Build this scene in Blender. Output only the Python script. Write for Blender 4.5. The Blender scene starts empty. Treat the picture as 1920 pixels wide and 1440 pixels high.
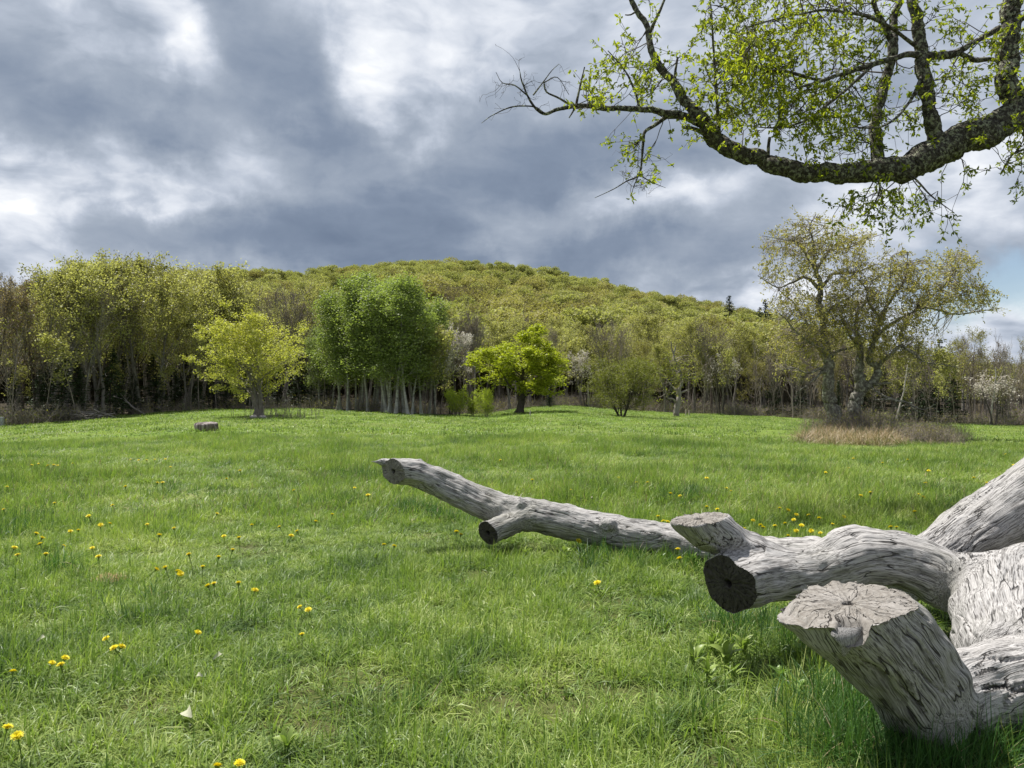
import bpy, math, random
import numpy as np
from mathutils import Vector, Matrix

random.seed(11)
RNG = np.random.default_rng(11)
SC = bpy.context.scene
COL = SC.collection

# ------------------------------------------------------------------ camera
F_PX, EYE = 1445.0, 1.5
PITCH = math.atan(22 / F_PX)
cam_d = bpy.data.cameras.new('camera')
cam_d.sensor_width = 36.0
cam_d.lens = 36.0 * F_PX / 1920.0
cam_d.clip_start = 0.05
cam_d.clip_end = 5000
cam = bpy.data.objects.new('camera', cam_d)
COL.objects.link(cam)
cam.location = (0, 0, EYE)
cam.rotation_euler = (math.radians(90) + PITCH, 0, 0)
SC.camera = cam

# ------------------------------------------------------------------ sun
SUN_EL, SUN_AZ = math.radians(65), math.radians(-50)     # azimuth from +Y (view axis) towards +X; the sun stands to the left, ahead
sun_dir = Vector((math.cos(SUN_EL) * math.sin(SUN_AZ), math.cos(SUN_EL) * math.cos(SUN_AZ), math.sin(SUN_EL)))
sd = bpy.data.lights.new('sun', 'SUN')
sd.energy = 4.8
sd.angle = math.radians(0.6)
sd.color = (1.0, 0.965, 0.91)
sun = bpy.data.objects.new('sun', sd)
COL.objects.link(sun)
sun.rotation_euler = sun_dir.to_track_quat('Z', 'Y').to_euler()

# ------------------------------------------------------------------ view
SC.view_settings.view_transform = 'Standard'
SC.view_settings.look = 'None'
SC.view_settings.exposure = 0.8
SC.view_settings.gamma = 1.0
SC.view_settings.use_curve_mapping = False
SC.cycles.max_bounces = 6
SC.cycles.diffuse_bounces = 3
SC.cycles.transmission_bounces = 4
SC.cycles.transparent_max_bounces = 8
SC.cycles.use_denoising = True


# ------------------------------------------------------------------ node helpers
class NT:
    def __init__(s, tree):
        s.t = tree
        s.n = tree.nodes
        s.l = tree.links

    def add(s, typ, **kw):
        n = s.n.new(typ)
        ins = kw.pop('ins', {})
        for k, v in kw.items():
            setattr(n, k, v)
        for k, v in ins.items():
            s.put(n.inputs[k], v)
        return n

    def put(s, sock, v):
        if isinstance(v, bpy.types.NodeSocket):
            s.l.new(v, sock)
        else:
            sock.default_value = v

    def math(s, op, a, b=None, c=None, clamp=False):
        n = s.n.new('ShaderNodeMath')
        n.operation = op
        n.use_clamp = clamp
        for i, v in enumerate((a, b, c)):
            if v is not None:
                s.put(n.inputs[i], v)
        return n.outputs[0]

    def vmath(s, op, a, b=None):
        n = s.n.new('ShaderNodeVectorMath')
        n.operation = op
        s.put(n.inputs[0], a)
        if b is not None:
            s.put(n.inputs[3] if op == 'SCALE' else n.inputs[1], b)
        return n.outputs['Value'] if op in ('LENGTH', 'DOT_PRODUCT', 'DISTANCE') else n.outputs[0]

    def noise(s, vec, scale, detail=4, rough=.55, dist=0.0, out=0):
        n = s.n.new('ShaderNodeTexNoise')
        if vec is not None:
            s.l.new(vec, n.inputs['Vector'])
        n.inputs['Scale'].default_value = scale
        n.inputs['Detail'].default_value = detail
        n.inputs['Roughness'].default_value = rough
        n.inputs['Distortion'].default_value = dist
        return n.outputs[out]

    def ramp(s, fac, stops, interp='LINEAR'):
        n = s.n.new('ShaderNodeValToRGB')
        n.color_ramp.interpolation = interp
        e = n.color_ramp.elements
        while len(e) < len(stops):
            e.new(0.5)
        for i, (p, c) in enumerate(stops):
            e[i].position = p
            e[i].color = (c[0], c[1], c[2], 1) if not isinstance(c, (int, float)) else (c, c, c, 1)
        s.l.new(fac, n.inputs[0])
        return n.outputs[0]

    def mix(s, fac, a, b, mode='MIX'):
        n = s.n.new('ShaderNodeMix')
        n.data_type = 'RGBA'
        n.blend_type = mode
        s.put(n.inputs[0], fac)
        for i, v in ((6, a), (7, b)):
            if isinstance(v, tuple):
                v = (v[0], v[1], v[2], 1)
            s.put(n.inputs[i], v)
        return n.outputs[2]

    def rng(s, v, a, b, c=0.0, d=1.0, smooth=True):
        n = s.n.new('ShaderNodeMapRange')
        if smooth:
            n.interpolation_type = 'SMOOTHSTEP'
        s.put(n.inputs[0], v)
        for i, x in enumerate((a, b, c, d)):
            s.put(n.inputs[i + 1], x)
        return n.outputs[0]


def material(name):
    m = bpy.data.materials.new(name)
    m.use_nodes = True
    m.node_tree.nodes.clear()
    return m, NT(m.node_tree)


def out(nt, shader):
    o = nt.add('ShaderNodeOutputMaterial')
    nt.l.new(shader, o.inputs[0])


def pdir(px, py):
    """direction through a pixel of the 1920x1440 frame"""
    xc, yc = (px - 960) / F_PX, (720 - py) / F_PX
    f = np.array([0, math.cos(PITCH), math.sin(PITCH)])
    u = np.array([0, -math.sin(PITCH), math.cos(PITCH)])
    return f + u * yc + np.array([xc, 0, 0])


def P(px, py, Y):
    d = pdir(px, py)
    return np.array([0, 0, EYE]) + d * (Y / d[1])


# ------------------------------------------------------------------ world: clouded sky
world = bpy.data.worlds.new('World')
SC.world = world
world.use_nodes = True
world.node_tree.nodes.clear()
w = NT(world.node_tree)
sky = w.add('ShaderNodeTexSky')
sky.sky_type = 'NISHITA'
sky.sun_disc = False
sky.sun_elevation = SUN_EL
sky.sun_rotation = SUN_AZ
sky.altitude = 200
bg_sky = w.add('ShaderNodeBackground', ins={'Color': sky.outputs[0], 'Strength': 0.075})
tc = w.add('ShaderNodeTexCoord')
D = tc.outputs['Generated']
sep = w.add('ShaderNodeSeparateXYZ', ins={0: D})
# coordinates on a flat cloud deck: features shrink and flatten towards the horizon
den = w.math('ADD', w.math('MAXIMUM', sep.outputs[2], 0.0), 0.42)
deck = w.add('ShaderNodeCombineXYZ', ins={0: w.math('DIVIDE', sep.outputs[0], den), 1: w.math('DIVIDE', sep.outputs[1], den), 2: w.math('MULTIPLY', sep.outputs[2], 1.6)}).outputs[0]
wob = w.vmath('SCALE', w.vmath('SUBTRACT', w.noise(deck, 3.5, 4, .55, out=1), (.5, .5, .5)), .22)
deckw = w.vmath('ADD', deck, wob)
SHIFT = (-.035, .012, .045)                       # towards the light, for the relief of the billows
deck2 = w.vmath('ADD', deckw, SHIFT)


def billow(vec, scale, detail, rough):
    return w.math('ABSOLUTE', w.math('MULTIPLY_ADD', w.noise(vec, scale, detail, rough), 2.0, -1.0))


n_big = w.noise(deck, 1.7, 5, .5, .25)
n_mid = w.noise(deckw, 3.4, 8, .5)
n_mid2 = w.noise(deck2, 3.4, 8, .5)
b1 = billow(deckw, 4.5, 6, .5)
n_thin = w.noise(deckw, 2.4, 3, .5)
warp = w.vmath('SCALE', w.vmath('SUBTRACT', w.add('ShaderNodeTexNoise', ins={'Vector': D, 'Scale': 6.0, 'Detail': 9.0, 'Roughness': .58}).outputs[1], (0.5, 0.5, 0.5)), 0.20)
DW = w.vmath('ADD', D, warp)
# cloud masses over the valley: (pixel x, y, half width, half height, brightness)
MASSES = [(560, 100, 105, 105, -.62), (470, 60, 120, 50, -.22), (340, 250, 110, 45, -.42), (60, 195, 170, 45, -.42), (150, 130, 120, 40, -.2), (520, 430, 270, 60, -.50), (700, 345, 120, 55, -.30),
          (820, 380, 200, 65, -.42), (960, 270, 130, 60, -.50), (1180, 290, 150, 50, -.42), (1330, 425, 190, 40, -.42), (1120, 480, 110, 45, -.34), (1480, 330, 110, 50, -.25), (1850, 430, 130, 40, -.3), (600, 480, 320, 45, -.45), (1150, 500, 160, 36, -.25), (1250, 520, 120, 28, -.2),
          (690, 60, 60, 70, .5), (850, 60, 80, 80, .5), (720, 190, 55, 55, .7), (790, 130, 60, 60, .35), (320, 325, 130, 38, .62), (110, 290, 120, 50, .42), (500, 262, 70, 30, .45), (218, 232, 30, 28, .6), (330, 80, 50, 50, .5), (180, 20, 80, 30, .3),
          (20, 400, 45, 70, .55), (950, 430, 40, 60, .35), (935, 485, 22, 34, .45), (1240, 385, 140, 40, .62), (1050, 40, 120, 80, .25), (1400, 560, 90, 30, .5), (1620, 420, 150, 60, .3), (1780, 330, 130, 70, .3),
          (1880, 595, 60, 40, .5), (70, 40, 90, 50, .15), (200, 400, 120, 50, .15), (700, 250, 50, 30, -.3), (610, 215, 90, 40, -.3)]
big = w.math('MULTIPLY', w.math('SUBTRACT', n_big, .56), .6)
for (px, py, rx, ry, amp) in MASSES:
    d = pdir(px, py)
    d = d / np.linalg.norm(d)
    sc = F_PX / rx * .55, F_PX / rx * .25, F_PX / ry * .55
    v = w.vmath('MULTIPLY', w.vmath('SUBTRACT', DW, tuple(d)), sc)
    g = w.rng(w.vmath('LENGTH', v), 0.0, 1.2, amp * (.74 if amp > 0 else .86), 0.0)
    big = w.math('ADD', big, g)
# brighter cloud is crisper and more billowed, thick grey cloud stays soft
crisp = w.rng(big, -.3, .3, .42, 1.5)
rel = w.math('MULTIPLY', w.math('SUBTRACT', n_mid, n_mid2), 2.4)
tex = w.math('ADD', rel, w.math('MULTIPLY', w.math('SUBTRACT', .22, b1), .55))
tex = w.math('ADD', tex, w.math('MULTIPLY', w.math('SUBTRACT', n_mid, .5), .5))
acc = w.math('ADD', big, w.math('MULTIPLY', tex, crisp))
acc = w.math('ADD', acc, w.math('MULTIPLY', w.math('SUBTRACT', n_thin, .5), .6))
acc = w.math('ADD', acc, w.math('MULTIPLY', w.math('SUBTRACT', w.noise(deckw, 7.5, 6, .55, .3), .5), .5))
shade = w.math('MULTIPLY_ADD', acc, .5, .5, clamp=True)
ccol = w.ramp(shade, [(0.0, (.115, .150, .215)), (.2, (.165, .205, .275)), (.40, (.26, .30, .365)), (.56, (.37, .41, .48)), (.74, (.53, .56, .615)), (.88, (.64, .66, .695)), (1.0, (.78, .79, .81))])
bg_cl = w.add('ShaderNodeBackground', ins={'Color': ccol, 'Strength': 0.82})
# a small break in the cloud low on the right, and ragged ones elsewhere
d = pdir(1890, 520)
d = d / np.linalg.norm(d)
hole = w.rng(w.vmath('LENGTH', w.vmath('MULTIPLY', w.vmath('SUBTRACT', DW, tuple(d)), (7.5, 7.5, 19.0))), .35, 1.1, .85, 0.0)
hole = w.math('MAXIMUM', hole, w.rng(n_big, .80, .86, 0.0, .7))
mx = w.add('ShaderNodeMixShader', ins={0: hole, 1: bg_cl.outputs[0], 2: bg_sky.outputs[0]})
wo = w.add('ShaderNodeOutputWorld')
w.l.new(mx.outputs[0], wo.inputs[0])


# ------------------------------------------------------------------ numpy helpers
def perlin(x, y, z, seed=0):
    xi, yi, zi = np.floor(x).astype(np.int64), np.floor(y).astype(np.int64), np.floor(z).astype(np.int64)
    xf, yf, zf = x - xi, y - yi, z - zi
    u, v, t = [f * f * f * (f * (f * 6 - 15) + 10) for f in (xf, yf, zf)]

    def g(dx, dy, dz):
        h = ((xi + dx) * 374761393 + (yi + dy) * 668265263 + (zi + dz) * 2147483647 + seed * 144665) & 0x7fffffff
        h = (h ^ (h >> 13)) * 1274126177 & 0x7fffffff
        h = (h ^ (h >> 16)) & 15
        gx = np.array([1, -1, 1, -1, 1, -1, 1, -1, 0, 0, 0, 0, 1, -1, 0, 0])[h]
        gy = np.array([1, 1, -1, -1, 0, 0, 0, 0, 1, -1, 1, -1, 1, 1, -1, -1])[h]
        gz = np.array([0, 0, 0, 0, 1, 1, -1, -1, 1, 1, -1, -1, 0, 0, 1, -1])[h]
        return gx * (xf - dx) + gy * (yf - dy) + gz * (zf - dz)

    def lp(a, b, t_):
        return a + (b - a) * t_
    return lp(lp(lp(g(0, 0, 0), g(1, 0, 0), u), lp(g(0, 1, 0), g(1, 1, 0), u), v),
              lp(lp(g(0, 0, 1), g(1, 0, 1), u), lp(g(0, 1, 1), g(1, 1, 1), u), v), t)


def fbm2(x, y, sc, oc=3, seed=0):
    s, a = 0, 1.0
    for o in range(oc):
        s = s + a * perlin(x / sc, y / sc, np.zeros_like(x) + .37 + o, seed + o)
        a *= .5
        sc *= .5
    return s


def norm(v):
    return v / np.maximum(np.linalg.norm(v, axis=-1, keepdims=True), 1e-9)


def mk_mesh(name, verts, faces, mats=(), smooth=True, mat_idx=None, attrs=None):
    """faces: list of (n,k) index arrays"""
    me = bpy.data.meshes.new(name)
    verts = np.ascontiguousarray(verts, dtype=np.float32)
    faces = [np.asarray(f, dtype=np.int32) for f in faces if len(f)]
    me.vertices.add(len(verts))
    me.vertices.foreach_set('co', verts.ravel())
    if faces:
        loops = np.concatenate([f.ravel() for f in faces])
        tot = np.concatenate([np.full(len(f), f.shape[1], dtype=np.int32) for f in faces])
        st = np.concatenate([[0], np.cumsum(tot)[:-1]]).astype(np.int32)
        me.loops.add(len(loops))
        me.loops.foreach_set('vertex_index', loops)
        me.polygons.add(len(tot))
        me.polygons.foreach_set('loop_start', st)
        me.polygons.foreach_set('loop_total', tot)
        me.polygons.foreach_set('use_smooth', np.full(len(tot), smooth))
        if mat_idx is not None:
            me.polygons.foreach_set('material_index', np.asarray(mat_idx, dtype=np.int32))
    for m in mats:
        me.materials.append(m)
    for k, v in (attrs or {}).items():
        v = np.asarray(v, dtype=np.float32)
        if v.ndim == 1:
            me.attributes.new(k, 'FLOAT', 'POINT').data.foreach_set('value', v)
        else:
            me.attributes.new(k, 'FLOAT_VECTOR', 'POINT').data.foreach_set('vector', v.ravel())
    me.update(calc_edges=True)
    return me


def ob(name, me, parent=None, loc=None, rot=None, scale=None, link=True):
    o = bpy.data.objects.new(name, me)
    if link:
        COL.objects.link(o)
    if parent is not None:
        o.parent = parent
    if loc is not None:
        o.location = [float(c) for c in loc]
    if rot is not None:
        o.rotation_euler = rot
    if scale is not None:
        o.scale = (scale,) * 3 if isinstance(scale, (int, float)) else scale
    return o


def tag(o, label=None, cat=None, group=None, kind=None):
    for k, v in (('label', label), ('category', cat), ('group', group), ('kind', kind)):
        if v:
            o[k] = v
    return o


def catmull(pts, step=None, n=None):
    p = np.asarray(pts, float)
    if len(p) == 2:
        t = np.linspace(0, 1, n or 6)[:, None]
        return p[0] * (1 - t) + p[1] * t
    q = np.vstack([2 * p[0] - p[1], p, 2 * p[-1] - p[-2]])
    res = []
    for i in range(1, len(q) - 2):
        seg = np.linalg.norm(q[i + 1][:3] - q[i][:3])
        k = max(2, int(math.ceil(seg / step))) if step else n
        t = np.linspace(0, 1, k, endpoint=False)[:, None]
        a, b, c, d_ = q[i - 1], q[i], q[i + 1], q[i + 2]
        res.append(.5 * ((2 * b) + (-a + c) * t + (2 * a - 5 * b + 4 * c - d_) * t ** 2 + (-a + 3 * b - 3 * c + d_) * t ** 3))
    res.append(q[-2][None])
    return np.vstack(res)


def tube_mesh(branches, sides=lambda r: 5):
    """branches: list of (pts (n,3), radii (n,)); returns verts, quads, radius per vertex"""
    groups = {}
    for p, r in branches:
        groups.setdefault((len(p), sides(r[0])), []).append((p, r))
    V, Q, R, base = [], [], [], 0
    for (n, k), L in groups.items():
        p = np.array([a for a, _ in L])
        r = np.array([b for _, b in L])
        m = len(L)
        T = norm(np.gradient(p, axis=1))
        ref = np.cross(norm(p[:, -1] - p[:, 0]), [0.31, 0.17, 0.93])
        ref = norm(np.where(np.linalg.norm(ref, axis=1, keepdims=True) < .05, np.array([1., 0, 0]), ref))[:, None]
        B = norm(np.cross(T, np.broadcast_to(ref, T.shape)))
        N = norm(np.cross(B, T))
        a = np.arange(k) * 2 * math.pi / k
        ring = N[:, :, None] * np.cos(a)[None, None, :, None] + B[:, :, None] * np.sin(a)[None, None, :, None]
        v = p[:, :, None] + ring * r[:, :, None, None]
        V.append(v.reshape(-1, 3))
        R.append(np.repeat(r.reshape(-1), k))
        i = np.arange(m)[:, None, None] * n * k + np.arange(n - 1)[None, :, None] * k
        j = np.arange(k)[None, None, :]
        j2 = (j + 1) % k
        q = np.stack([i + j, i + j2, i + k + j2, i + k + j], -1).reshape(-1, 4) + base
        Q.append(q)
        base += m * n * k
    return np.vstack(V), np.vstack(Q), np.concatenate(R)


def leaf_mesh(centers, rng, size, aspect=.5, up=.3, dirs=None, jit=.0, kind='quad', droop=0.0):
    """little rhombic (or folded lanceolate) leaves"""
    m = len(centers)
    c = centers + rng.normal(size=(m, 3)) * jit
    nrm = norm(rng.normal(size=(m, 3)) + np.array([0, 0, up * 2]))
    t = norm(rng.normal(size=(m, 3)) if dirs is None else dirs + rng.normal(size=(m, 3)) * .5)
    t = norm(t - np.array([0, 0, droop]))
    t = norm(t - (t * nrm).sum(1, keepdims=True) * nrm)
    b = np.cross(nrm, t)
    l = (size * rng.uniform(.6, 1.3, m))[:, None]
    wd = l * aspect
    rnd = rng.random(m)
    if kind == 'quad':
        V = np.stack([c - t * l * .5, c + b * wd * .5, c + t * l * .5, c - b * wd * .5], 1).reshape(-1, 3)
        return V, np.arange(m * 4).reshape(m, 4), np.repeat(rnd, 4)
    f = nrm * wd * .28
    V = np.stack([c, c + t * l * .35 + b * wd * .5 + f, c + t * l * .72 + b * wd * .36 + f - nrm * l * .05, c + t * l - nrm * l * .16,
                  c + t * l * .72 - b * wd * .36 + f - nrm * l * .05, c + t * l * .35 - b * wd * .5 + f, c + t * l * .4], 1).reshape(-1, 3)
    i = np.arange(m)[:, None] * 7
    q = np.concatenate([i + np.array([[0, 1, 6]]), i + np.array([[1, 2, 6]]), i + np.array([[2, 3, 6]]), i + np.array([[3, 4, 6]]), i + np.array([[4, 5, 6]]), i + np.array([[5, 0, 6]])])
    return V, q, np.repeat(rnd, 7)
# ------------------------------------------------------------------ terrain
EDGE_PX = [-500, -200, 0, 100, 200, 300, 400, 500, 600, 700, 760, 830, 900, 1000, 1060, 1150, 1250, 1350, 1450, 1600, 1750, 1920, 2200, 2600]
EDGE_PY = [800, 800, 799, 793, 783, 775, 768, 767, 767, 772, 776, 778, 777, 763, 761, 768, 774, 778, 782, 790, 794, 799, 800, 800]
EDGE_D = [46, 48, 52, 54, 58, 64, 70, 72, 70, 64, 62, 64, 70, 84, 88, 86, 82, 80, 78, 76, 74, 72, 70, 66]
CR_PX = [-500, 0, 200, 320, 450, 560, 600, 700, 760, 850, 930, 1000, 1080, 1160, 1240, 1320, 1400, 1500, 1600, 1750, 1920, 2600]
CR_PY = [600, 545, 525, 508, 515, 520, 511, 501, 495, 493, 498, 509, 523, 541, 556, 572, 590, 616, 650, 690, 710, 720]


def edge_at(x, y):
    """width column, meadow depth and ground height at the meadow's end"""
    yy = np.maximum(y, .35 * np.abs(x) + 1e-3)
    px = np.clip(960 + F_PX * x / yy, -500, 2600)
    D_ = np.interp(px, EDGE_PX, EDGE_D)
    zE = EYE + (742 - np.interp(px, EDGE_PX, EDGE_PY)) / F_PX * D_
    return px, D_, zE


def sstep(t):
    t = np.clip(t, 0, 1)
    return t * t * (3 - 2 * t)


def ground(x, y):
    x, y = np.asarray(x, float), np.asarray(y, float)
    px, D_, zE = edge_at(x, y)
    depth = np.maximum(y, .35 * np.abs(x))
    z = zE * sstep((depth - 9) / (D_ - 9))
    z = z + .05 * fbm2(x, y, 9.0, 2, 3) * sstep(depth / 14) + .018 * fbm2(x, y, 1.3, 2, 9)
    crest_d = 430.0
    zc = EYE + (742 - np.interp(px, CR_PX, CR_PY)) / F_PX * crest_d - 10.5
    s = np.clip((depth - D_ - 35) / (crest_d - D_ - 35), 0, 1)
    hill = (zc - zE) * (s ** 1.15) * (1 - .12 * sstep((depth - crest_d) / 500))
    return z + hill + fbm2(x, y, 40., 2, 5) * 2.5 * sstep((depth - D_ - 20) / 60)


def axis_pts(lo, hi, fine, step0, growth):
    r, s = [0.0], step0
    while r[-1] < hi:
        if r[-1] > fine:
            s *= growth
        r.append(r[-1] + s)
    l, s = [0.0], step0
    while l[-1] > lo:
        if -l[-1] > fine:
            s *= growth
        l.append(l[-1] - s)
    return np.array(l[:0:-1] + r)


gx = axis_pts(-900, 900, 12, .25, 1.035)
gy = axis_pts(-40, 1100, 14, .25, 1.025)
X, Y = np.meshgrid(gx, gy)
Z = ground(X.ravel(), Y.ravel())
nx, ny = len(gx), len(gy)
i = (np.arange(ny - 1)[:, None] * nx + np.arange(nx - 1)[None]).ravel()
quads = np.stack([i, i + 1, i + nx + 1, i + nx], 1)
px_, D__, zE__ = edge_at(X.ravel(), Y.ravel())
depth_ = np.maximum(Y.ravel(), .35 * np.abs(X.ravel()))
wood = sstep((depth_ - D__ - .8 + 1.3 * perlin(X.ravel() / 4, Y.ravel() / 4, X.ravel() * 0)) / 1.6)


def terrain_mat():
    m, t = material('meadow_soil')
    geo = t.add('ShaderNodeNewGeometry').outputs['Position']
    wd = t.add('ShaderNodeAttribute', attribute_name='wood').outputs['Fac']
    a = t.noise(geo, .12, 4, .6)
    b = t.noise(geo, 1.6, 5, .65)
    c = t.noise(geo, 22, 4, .7)
    g = t.ramp(b, [(.3, (.065, .095, .02)), (.5, (.115, .155, .032)), (.7, (.165, .19, .05))])
    g = t.mix(t.rng(a, .35, .7), g, (.13, .20, .032))
    g = t.mix(t.rng(c, .55, .75, 0, .6), g, (.13, .10, .055))
    # bare earth shows between the tufts close by
    soil = t.ramp(c, [(.3, (.030, .024, .014)), (.7, (.085, .068, .040))])
    dist = t.vmath('LENGTH', geo)
    g = t.mix(t.math('MULTIPLY', t.rng(dist, 10, 26, .8, .0), t.rng(b, .35, .65, .55, 1)), g, soil)
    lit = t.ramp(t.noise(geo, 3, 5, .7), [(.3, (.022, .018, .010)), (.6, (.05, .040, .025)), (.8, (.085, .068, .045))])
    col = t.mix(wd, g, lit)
    bmp = t.add('ShaderNodeBump', ins={'Height': c, 'Distance': .03, 'Strength': .8})
    p = t.add('ShaderNodeBsdfPrincipled', ins={'Base Color': col, 'Roughness': .95, 'Specular IOR Level': .1, 'Normal': bmp.outputs[0]})
    out(t, p.outputs[0])
    return m


me = mk_mesh('ground', np.stack([X.ravel(), Y.ravel(), Z], 1), [quads], [terrain_mat()], attrs={'wood': wood})
tag(ob('ground', me), 'gently rolling green meadow rising into a wooded hill', kind='structure')


def gpix(px, py):
    """point of the ground seen through a pixel"""
    d = pdir(px, py)
    t = np.linspace(2, 140, 5000)
    z = EYE + d[2] / d[1] * t
    x = d[0] / d[1] * t
    g = ground(x, t)
    k = np.argmax(z < g)
    if z[k] >= g[k]:
        k = len(t) - 1
    return np.array([x[k], t[k], g[k]])


# ------------------------------------------------------------------ instancing for the uncountable
def stuff_scatter(name, pts, rot, scl, idx, protos, label):
    lib = bpy.data.collections.new(name + '_kinds')
    for q in protos:
        lib.objects.link(q)
    me = mk_mesh(name, pts, [])
    me.attributes.new('rot', 'FLOAT_VECTOR', 'POINT').data.foreach_set('vector', np.asarray(rot, np.float32).ravel())
    me.attributes.new('scl', 'FLOAT_VECTOR', 'POINT').data.foreach_set('vector', (np.asarray(scl, np.float32) if np.ndim(scl) == 2 else np.repeat(np.asarray(scl, np.float32)[:, None], 3, 1)).ravel())
    me.attributes.new('idx', 'INT', 'POINT').data.foreach_set('value', np.asarray(idx, np.int32))
    o = ob(name, me)
    tag(o, label, kind='stuff')
    g = bpy.data.node_groups.new(name, 'GeometryNodeTree')
    g.interface.new_socket('Geometry', in_out='INPUT', socket_type='NodeSocketGeometry')
    g.interface.new_socket('Geometry', in_out='OUTPUT', socket_type='NodeSocketGeometry')
    gi, go = g.nodes.new('NodeGroupInput'), g.nodes.new('NodeGroupOutput')
    inst = g.nodes.new('GeometryNodeInstanceOnPoints')
    ci = g.nodes.new('GeometryNodeCollectionInfo')
    ci.inputs['Collection'].default_value = lib
    ci.inputs['Separate Children'].default_value = True
    ci.inputs['Reset Children'].default_value = True
    ci.transform_space = 'ORIGINAL'

    def attr(nm, typ):
        a = g.nodes.new('GeometryNodeInputNamedAttribute')
        a.data_type = typ
        a.inputs[0].default_value = nm
        return [s for s in a.outputs if s.enabled and s.name == 'Attribute'][0]
    g.links.new(gi.outputs[0], inst.inputs['Points'])
    g.links.new(ci.outputs[0], inst.inputs['Instance'])
    inst.inputs['Pick Instance'].default_value = True
    g.links.new(attr('idx', 'INT'), inst.inputs['Instance Index'])
    g.links.new(attr('rot', 'FLOAT_VECTOR'), inst.inputs['Rotation'])
    g.links.new(attr('scl', 'FLOAT_VECTOR'), inst.inputs['Scale'])
    g.links.new(inst.outputs[0], go.inputs[0])
    md = o.modifiers.new('scatter', 'NODES')
    md.node_group = g
    return o


# ------------------------------------------------------------------ grass
def grass_mat(name, stops, trans=.4, rough=.45, spec=.3, patch=True):
    m, t = material(name)
    r = t.add('ShaderNodeAttribute', attribute_name='rnd').outputs['Fac']
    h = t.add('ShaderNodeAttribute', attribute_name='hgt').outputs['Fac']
    info = t.add('ShaderNodeObjectInfo').outputs['Random']
    geo = t.add('ShaderNodeNewGeometry').outputs['Position']
    a = t.noise(geo, .33, 4, .6)
    f = t.math('ADD', t.math('MULTIPLY', r, .5), t.math('MULTIPLY', info, .22))
    f = t.math('ADD', f, t.math('MULTIPLY', t.math('SUBTRACT', a, .5), 1.3))
    f = t.math('ADD', f, t.math('MULTIPLY', t.math('SUBTRACT', t.noise(geo, 1.9, 4, .65), .5), 1.5))
    f = t.math('ADD', f, .12, clamp=True)
    col = t.ramp(f, stops)
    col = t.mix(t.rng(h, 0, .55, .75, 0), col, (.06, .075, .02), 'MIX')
    d = t.add('ShaderNodeBsdfPrincipled', ins={'Base Color': col, 'Roughness': rough, 'Specular IOR Level': spec})
    tr = t.add('ShaderNodeBsdfTranslucent', ins={'Color': t.mix(1.0, col, (1.0, 1.15, .55), 'MULTIPLY')})
    mx = t.add('ShaderNodeMixShader', ins={0: trans, 1: d.outputs[0], 2: tr.outputs[0]})
    out(t, mx.outputs[0])
    return m


GREENS = [(0.0, (.054, .105, .032)), (.25, (.125, .200, .046)), (.5, (.21, .295, .062)), (.75, (.31, .385, .095)), (1.0, (.45, .49, .19))]
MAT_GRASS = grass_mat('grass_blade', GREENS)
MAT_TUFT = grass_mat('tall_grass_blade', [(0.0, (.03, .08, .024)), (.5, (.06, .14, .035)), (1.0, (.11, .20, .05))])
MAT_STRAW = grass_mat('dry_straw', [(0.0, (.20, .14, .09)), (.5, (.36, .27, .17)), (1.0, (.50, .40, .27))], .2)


def clump(name, n, rad, ln, wd, lean, mats, rng, segs=3, straw=0.0, curl=1.0):
    a = rng.uniform(0, 2 * math.pi, n)
    rr = rad * np.sqrt(rng.random(n))
    base = np.stack([rr * np.cos(a), rr * np.sin(a), np.full(n, -.015)], 1)
    ld = a + rng.normal(0, 1.0, n)
    L = ln * rng.uniform(.45, 1.25, n)
    le = np.abs(rng.normal(lean, .32, n))
    out_ = np.stack([np.cos(ld), np.sin(ld), 0 * ld], 1)
    side = np.stack([-np.sin(ld + rng.normal(0, .5, n)), np.cos(ld), 0 * ld], 1)
    side = norm(side + rng.normal(size=(n, 3)) * .25)
    w_ = wd * rng.uniform(.6, 1.3, n)
    V, H = [], []
    k = segs + 1
    for s in range(k):
        t = s / segs
        ang = le * (0.5 + t * curl)
        c = base + out_ * (L * t * np.sin(ang))[:, None] + np.array([0, 0, 1.]) * (L * t * np.cos(np.minimum(ang, 1.9)))[:, None]
        ww = (w_ * (1 - t ** 1.6) * .5 + .0002)[:, None]
        V += [c - side * ww, c + side * ww]
        H += [np.full(n, t)] * 2
    V = np.stack(V, 1).reshape(-1, 3)
    H = np.stack(H, 1).ravel()
    i = np.arange(n)[:, None] * 2 * k
    Q = np.concatenate([i + np.array([[2 * s, 2 * s + 1, 2 * s + 3, 2 * s + 2]]) for s in range(segs)])
    mi = np.tile((rng.random(n) < straw).astype(int), segs)
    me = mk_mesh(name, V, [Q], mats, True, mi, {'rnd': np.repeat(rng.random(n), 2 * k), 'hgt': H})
    return bpy.data.objects.new(name, me)


def fan(n, d0, d1, rng, lo=-120, hi=2040):
    """points spread over the meadow between two depths, inside a widened view"""
    y = np.sqrt(rng.uniform(d0 ** 2, d1 ** 2, n))
    px = rng.uniform(lo, hi, n)
    x = (px - 960) / F_PX * y
    return x, y


BARE = [(920, 1248, .22), (1040, 1290, .25), (250, 1345, .2), (880, 1105, .35), (1250, 1320, .25), (1330, 1400, .22), (1180, 1180, .3), (640, 1140, .2), (1440, 1290, .3), (60, 1180, .2), (1340, 1190, .3), (700, 1290, .15), (480, 1030, .4)]


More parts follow.
